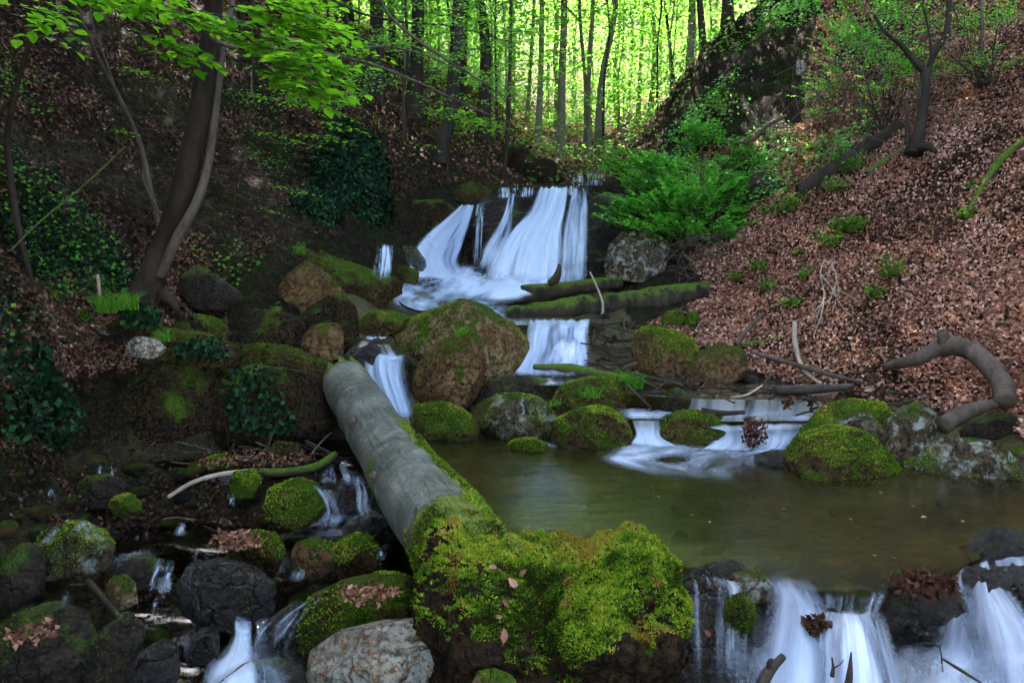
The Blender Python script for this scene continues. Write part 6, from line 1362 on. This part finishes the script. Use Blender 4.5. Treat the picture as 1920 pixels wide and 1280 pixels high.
TL = [  # px, py(base), width, depth, lean, dark, words
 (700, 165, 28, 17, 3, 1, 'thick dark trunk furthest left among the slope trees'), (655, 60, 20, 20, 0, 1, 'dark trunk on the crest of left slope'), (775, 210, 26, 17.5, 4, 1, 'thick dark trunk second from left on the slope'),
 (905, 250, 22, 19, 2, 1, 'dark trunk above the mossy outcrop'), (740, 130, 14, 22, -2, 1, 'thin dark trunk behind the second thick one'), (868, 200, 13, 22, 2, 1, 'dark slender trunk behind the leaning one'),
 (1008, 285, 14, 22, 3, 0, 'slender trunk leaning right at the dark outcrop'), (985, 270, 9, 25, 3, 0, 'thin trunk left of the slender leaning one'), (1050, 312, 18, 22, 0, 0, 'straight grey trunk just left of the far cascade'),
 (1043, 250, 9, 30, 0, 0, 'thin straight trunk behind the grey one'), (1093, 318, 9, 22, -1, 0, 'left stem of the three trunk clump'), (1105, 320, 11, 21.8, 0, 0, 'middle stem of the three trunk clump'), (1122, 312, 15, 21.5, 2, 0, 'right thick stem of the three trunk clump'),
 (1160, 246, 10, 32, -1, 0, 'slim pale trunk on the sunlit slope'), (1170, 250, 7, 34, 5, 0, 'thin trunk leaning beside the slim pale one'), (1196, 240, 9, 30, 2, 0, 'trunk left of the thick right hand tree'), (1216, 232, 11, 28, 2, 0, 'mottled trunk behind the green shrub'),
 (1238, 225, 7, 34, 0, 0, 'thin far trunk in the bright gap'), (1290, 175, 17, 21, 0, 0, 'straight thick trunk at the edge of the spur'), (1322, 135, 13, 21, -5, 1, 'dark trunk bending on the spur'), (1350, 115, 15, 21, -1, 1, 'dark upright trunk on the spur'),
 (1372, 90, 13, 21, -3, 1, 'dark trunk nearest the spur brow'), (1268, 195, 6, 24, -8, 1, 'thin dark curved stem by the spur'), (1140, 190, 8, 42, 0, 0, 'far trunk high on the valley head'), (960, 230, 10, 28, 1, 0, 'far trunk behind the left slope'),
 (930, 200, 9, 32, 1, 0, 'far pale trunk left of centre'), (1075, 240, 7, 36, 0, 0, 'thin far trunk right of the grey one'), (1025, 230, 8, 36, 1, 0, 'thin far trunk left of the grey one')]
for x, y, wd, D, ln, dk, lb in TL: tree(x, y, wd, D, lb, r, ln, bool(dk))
# the leaning foreground tree on the left slope with its gnarled foot
b = P(828, 305, 15.5); e = empty('forest_tree', b, 'gnarled dark tree with curved foot above the left bank', 'tree', 'forest trees behind the waterfall')
bough(e, b, [(825, 310, 15.5), (828, 265, 15.5), (845, 215, 15.5), (852, 130, 15.4), (858, 40, 15.3), (862, -80, 15.2)], [34, 30, 26, 24, 22, 20], 'bark_dark', 'trunk', ns=14)
for k in range(26):
    Y = r.uniform(34, 62); X = r.uniform(-.42, .5) * Y
    if k > 18: continue
    tree((X, Y), None, r.uniform(8, 13), Y, 'distant sunlit forest tree in the valley head', r, r.uniform(-3, 3), False, H=r.uniform(15, 22), group='distant forest trees', cs=1.1)
for k in range(60):
    Y = 19.5 + 34 * (k / 60) ** 1.15; X = (r.uniform(-.36, .28) + .0) * Y
    if Y < 25 and abs(X - 1.8) < 1.8: X -= 4.2
    tree((X, Y), None, r.uniform(3, 6), Y, 'slim understory beech in the forest behind the waterfall', r, r.uniform(-3, 3), False, H=r.uniform(8, 12), group='understory beeches', cs=1.1, low=True)

CRM = [crown_tpl(40 + k, 130, .34, .0115, .24) for k in range(3)]
for c in CRM: c.materials.append(M['beech'])
for k, (X, Y, H, lb) in enumerate([(-4.8, 14.2, 5.5, 'small young beech leaning over the left slope'), (-3.3, 15.2, 6.2, 'small young beech near the gnarled dark tree'), (-6.8, 14, 5.5, 'small young beech at the top of the left slope'), (-2.3, 16.2, 6.8, 'small young beech right of the gnarled dark tree'), (-5.6, 16, 6.5, 'young beech with fresh leaves high on the left slope'), (-4.2, 17.5, 7, 'young leafy beech between the thick slope trunks'), (-2.9, 17, 7.5, 'young beech in front of the crest trunks'), (-1.6, 19.5, 8.5, 'young beech above the mossy outcrop'),
                                  (-.4, 20.5, 9, 'young beech at the end of the left slope'), (-3.6, 20, 8, 'bushy young beech behind the slope trunks'), (2.6, 21.5, 9, 'young beech behind the far cascade'), (4.2, 22, 9, 'young beech by the foot of the spur')]):
    b = A([X, Y, float(height(A([[X, Y]]))[0])]); e = empty('young_beech', b, lb, 'tree', 'young beeches around the ravine head')
    t = link('trunk', TRD[k % 6], None, e); t.scale = (3.2, 3.2, H); c = link('crown', CRM[k % 3], None, e); c.scale = (H, H, H); c.rotation_euler = (0, 0, k * 1.1)

# ------------------------------------------------------------------ unseen trees added around the ravine to block sun and sky
def roof_crown(k, n, R, th, ls):
    r = np.random.RandomState(400 + k); p = rvec(n, r) * (r.rand(n, 1) ** .4) * A([R, R, th]); ax = unit(rvec(n, r) * A([1, 1, .3])); nr = unit(A([0, 0, 1.]) + rvec(n, r) * .5); L = ls * r.uniform(.6, 1.3, n)
    V, T, q = leaves(p, ax, nr, L, L * .7, .1); return V, T, np.repeat(r.rand(n), q)
RC = [roof_crown(k, 6500, 4.6, 1.5, .21) for k in range(3)]
GAPS = [(G(1468, 262), .55), (G(1500, 112), .3), (G(1455, 188), .3), (G(1440, 20), .6), (G(1330, 130), .6), (G(1290, 200), .5)]  # ground spots; added crowns lose leaves towards the sun to let patches through
def shade_tree(base, top, label, k):
    b = A([base[0], base[1], float(height(A([base]))[0])]); e = empty('shade_tree', b, label, 'tree', 'unseen trees added to shade the ravine'); t = A(top, float)
    mid = A([b[0] * .8 + t[0] * .2, b[1], b[2] * .4 + t[2] * .6]); path = smooth_path(A([b - A([0, 0, .2]), mid, t]), 24); V, T, Q = tube(path, np.linspace(.26, .09, 24), 12, .08, 3, k)
    link('trunk', mesh('trunk', V - b, T, Q, True), M['bark_beech'], e); mb = MB(); r = np.random.RandomState(k)
    for j in range(9):
        a = path[14 + j]; d = unit(A([r.uniform(-1, 1), r.uniform(-1, 1), .25])); mb.add(*tube(smooth_path(A([a, a + d * 1.4, a + d * 3 + A([0, 0, .3])]) - b, 8), np.linspace(.06, .015, 8), 6))
    link('limb', mb.build('limb'), M['bark_beech'], e); Vc, Tc, rc = RC[k % 3]; cz, sz = math.cos(k * 1.3), math.sin(k * 1.3); Vw = Vc @ A([[cz, sz, 0], [-sz, cz, 0], [0, 0, 1]]) + t; ce = Vw.reshape(-1, 4, 3).mean(1); keep = np.ones(len(ce), bool)
    for g_, rad_ in GAPS:
        w_ = ce - g_; al = w_ @ A(sdir); keep &= (np.linalg.norm(w_ - al[:, None] * A(sdir), axis=1) > rad_) | (al < 0)
    kk = np.repeat(keep, 4); Vk = Vw[kk] - b; m_ = int(keep.sum()); b4 = np.arange(m_)[:, None] * 4; Tk = np.concatenate([b4 + A([[0, 2, 1]]), b4 + A([[0, 3, 2]])], 1).reshape(-1, 3)
    link('crown', mesh('crown', Vk, Tk, None, False, dict(rnd=rc[np.repeat(keep, 2)])), M['roof_leaf'], e)
BT = [((-7.5, 5), (-6.6, 7.0, 11.5)), ((7.5, 5), (8.2, 6.5, 11.5)), ((-9.5, 9), (-6.5, 13, 13)), ((9.5, 9), (7, 13, 13)), ((-9.8, 11), (-.5, 11.5, 12.5)), ((12.5, 15), (1.5, 17, 14)), ((-13, 16), (-6, 19, 15.5)), ((13.5, 18), (7.5, 20, 16)),
      ((-14.5, 19), (-1.5, 22.5, 16.5)), ((-7, -3), (-4, -3.5, 7)), ((7, -3), (4, -4, 7)), ((-1.5, -10), (0, -8, 4.5)), ((9, 1), (8, 1, 8.5)), ((-8, 1), (-8, 1, 8.5)), ((-15, 12), (-11, 15, 16)), ((15, 12), (12, 14, 16)), ((-12, 14), (-3.2, 13.5, 14.5)), ((-12.5, 12), (-1.2, 12.2, 15)), ((-14, 17), (-4.6, 15.5, 17)), ((-11, 8), (-9.5, 9, 13.5))]
BT += [((-10, 4), (-7.5, 6.5, 9.5)), ((-12, 7), (-9, 10, 12.5)), ((-9, 2), (-5.5, 2.5, 8)), ((-13, 10), (-7.5, 10.5, 13.5)), ((-9, -7), (-5, -8, 5)), ((9, -7), (5, -8, 5)), ((-6, -2), (-7.5, -1, 5)), ((6.5, -2), (8, -1, 5)), ((-11, 3), (-11, 4, 9)), ((11, 3), (11, 4, 9)), ((2, -13), (0, -12, 5))]
for k, (bs, tp) in enumerate(BT): shade_tree(bs, tp, 'unseen beech added by the ravine to block sun and sky', k)
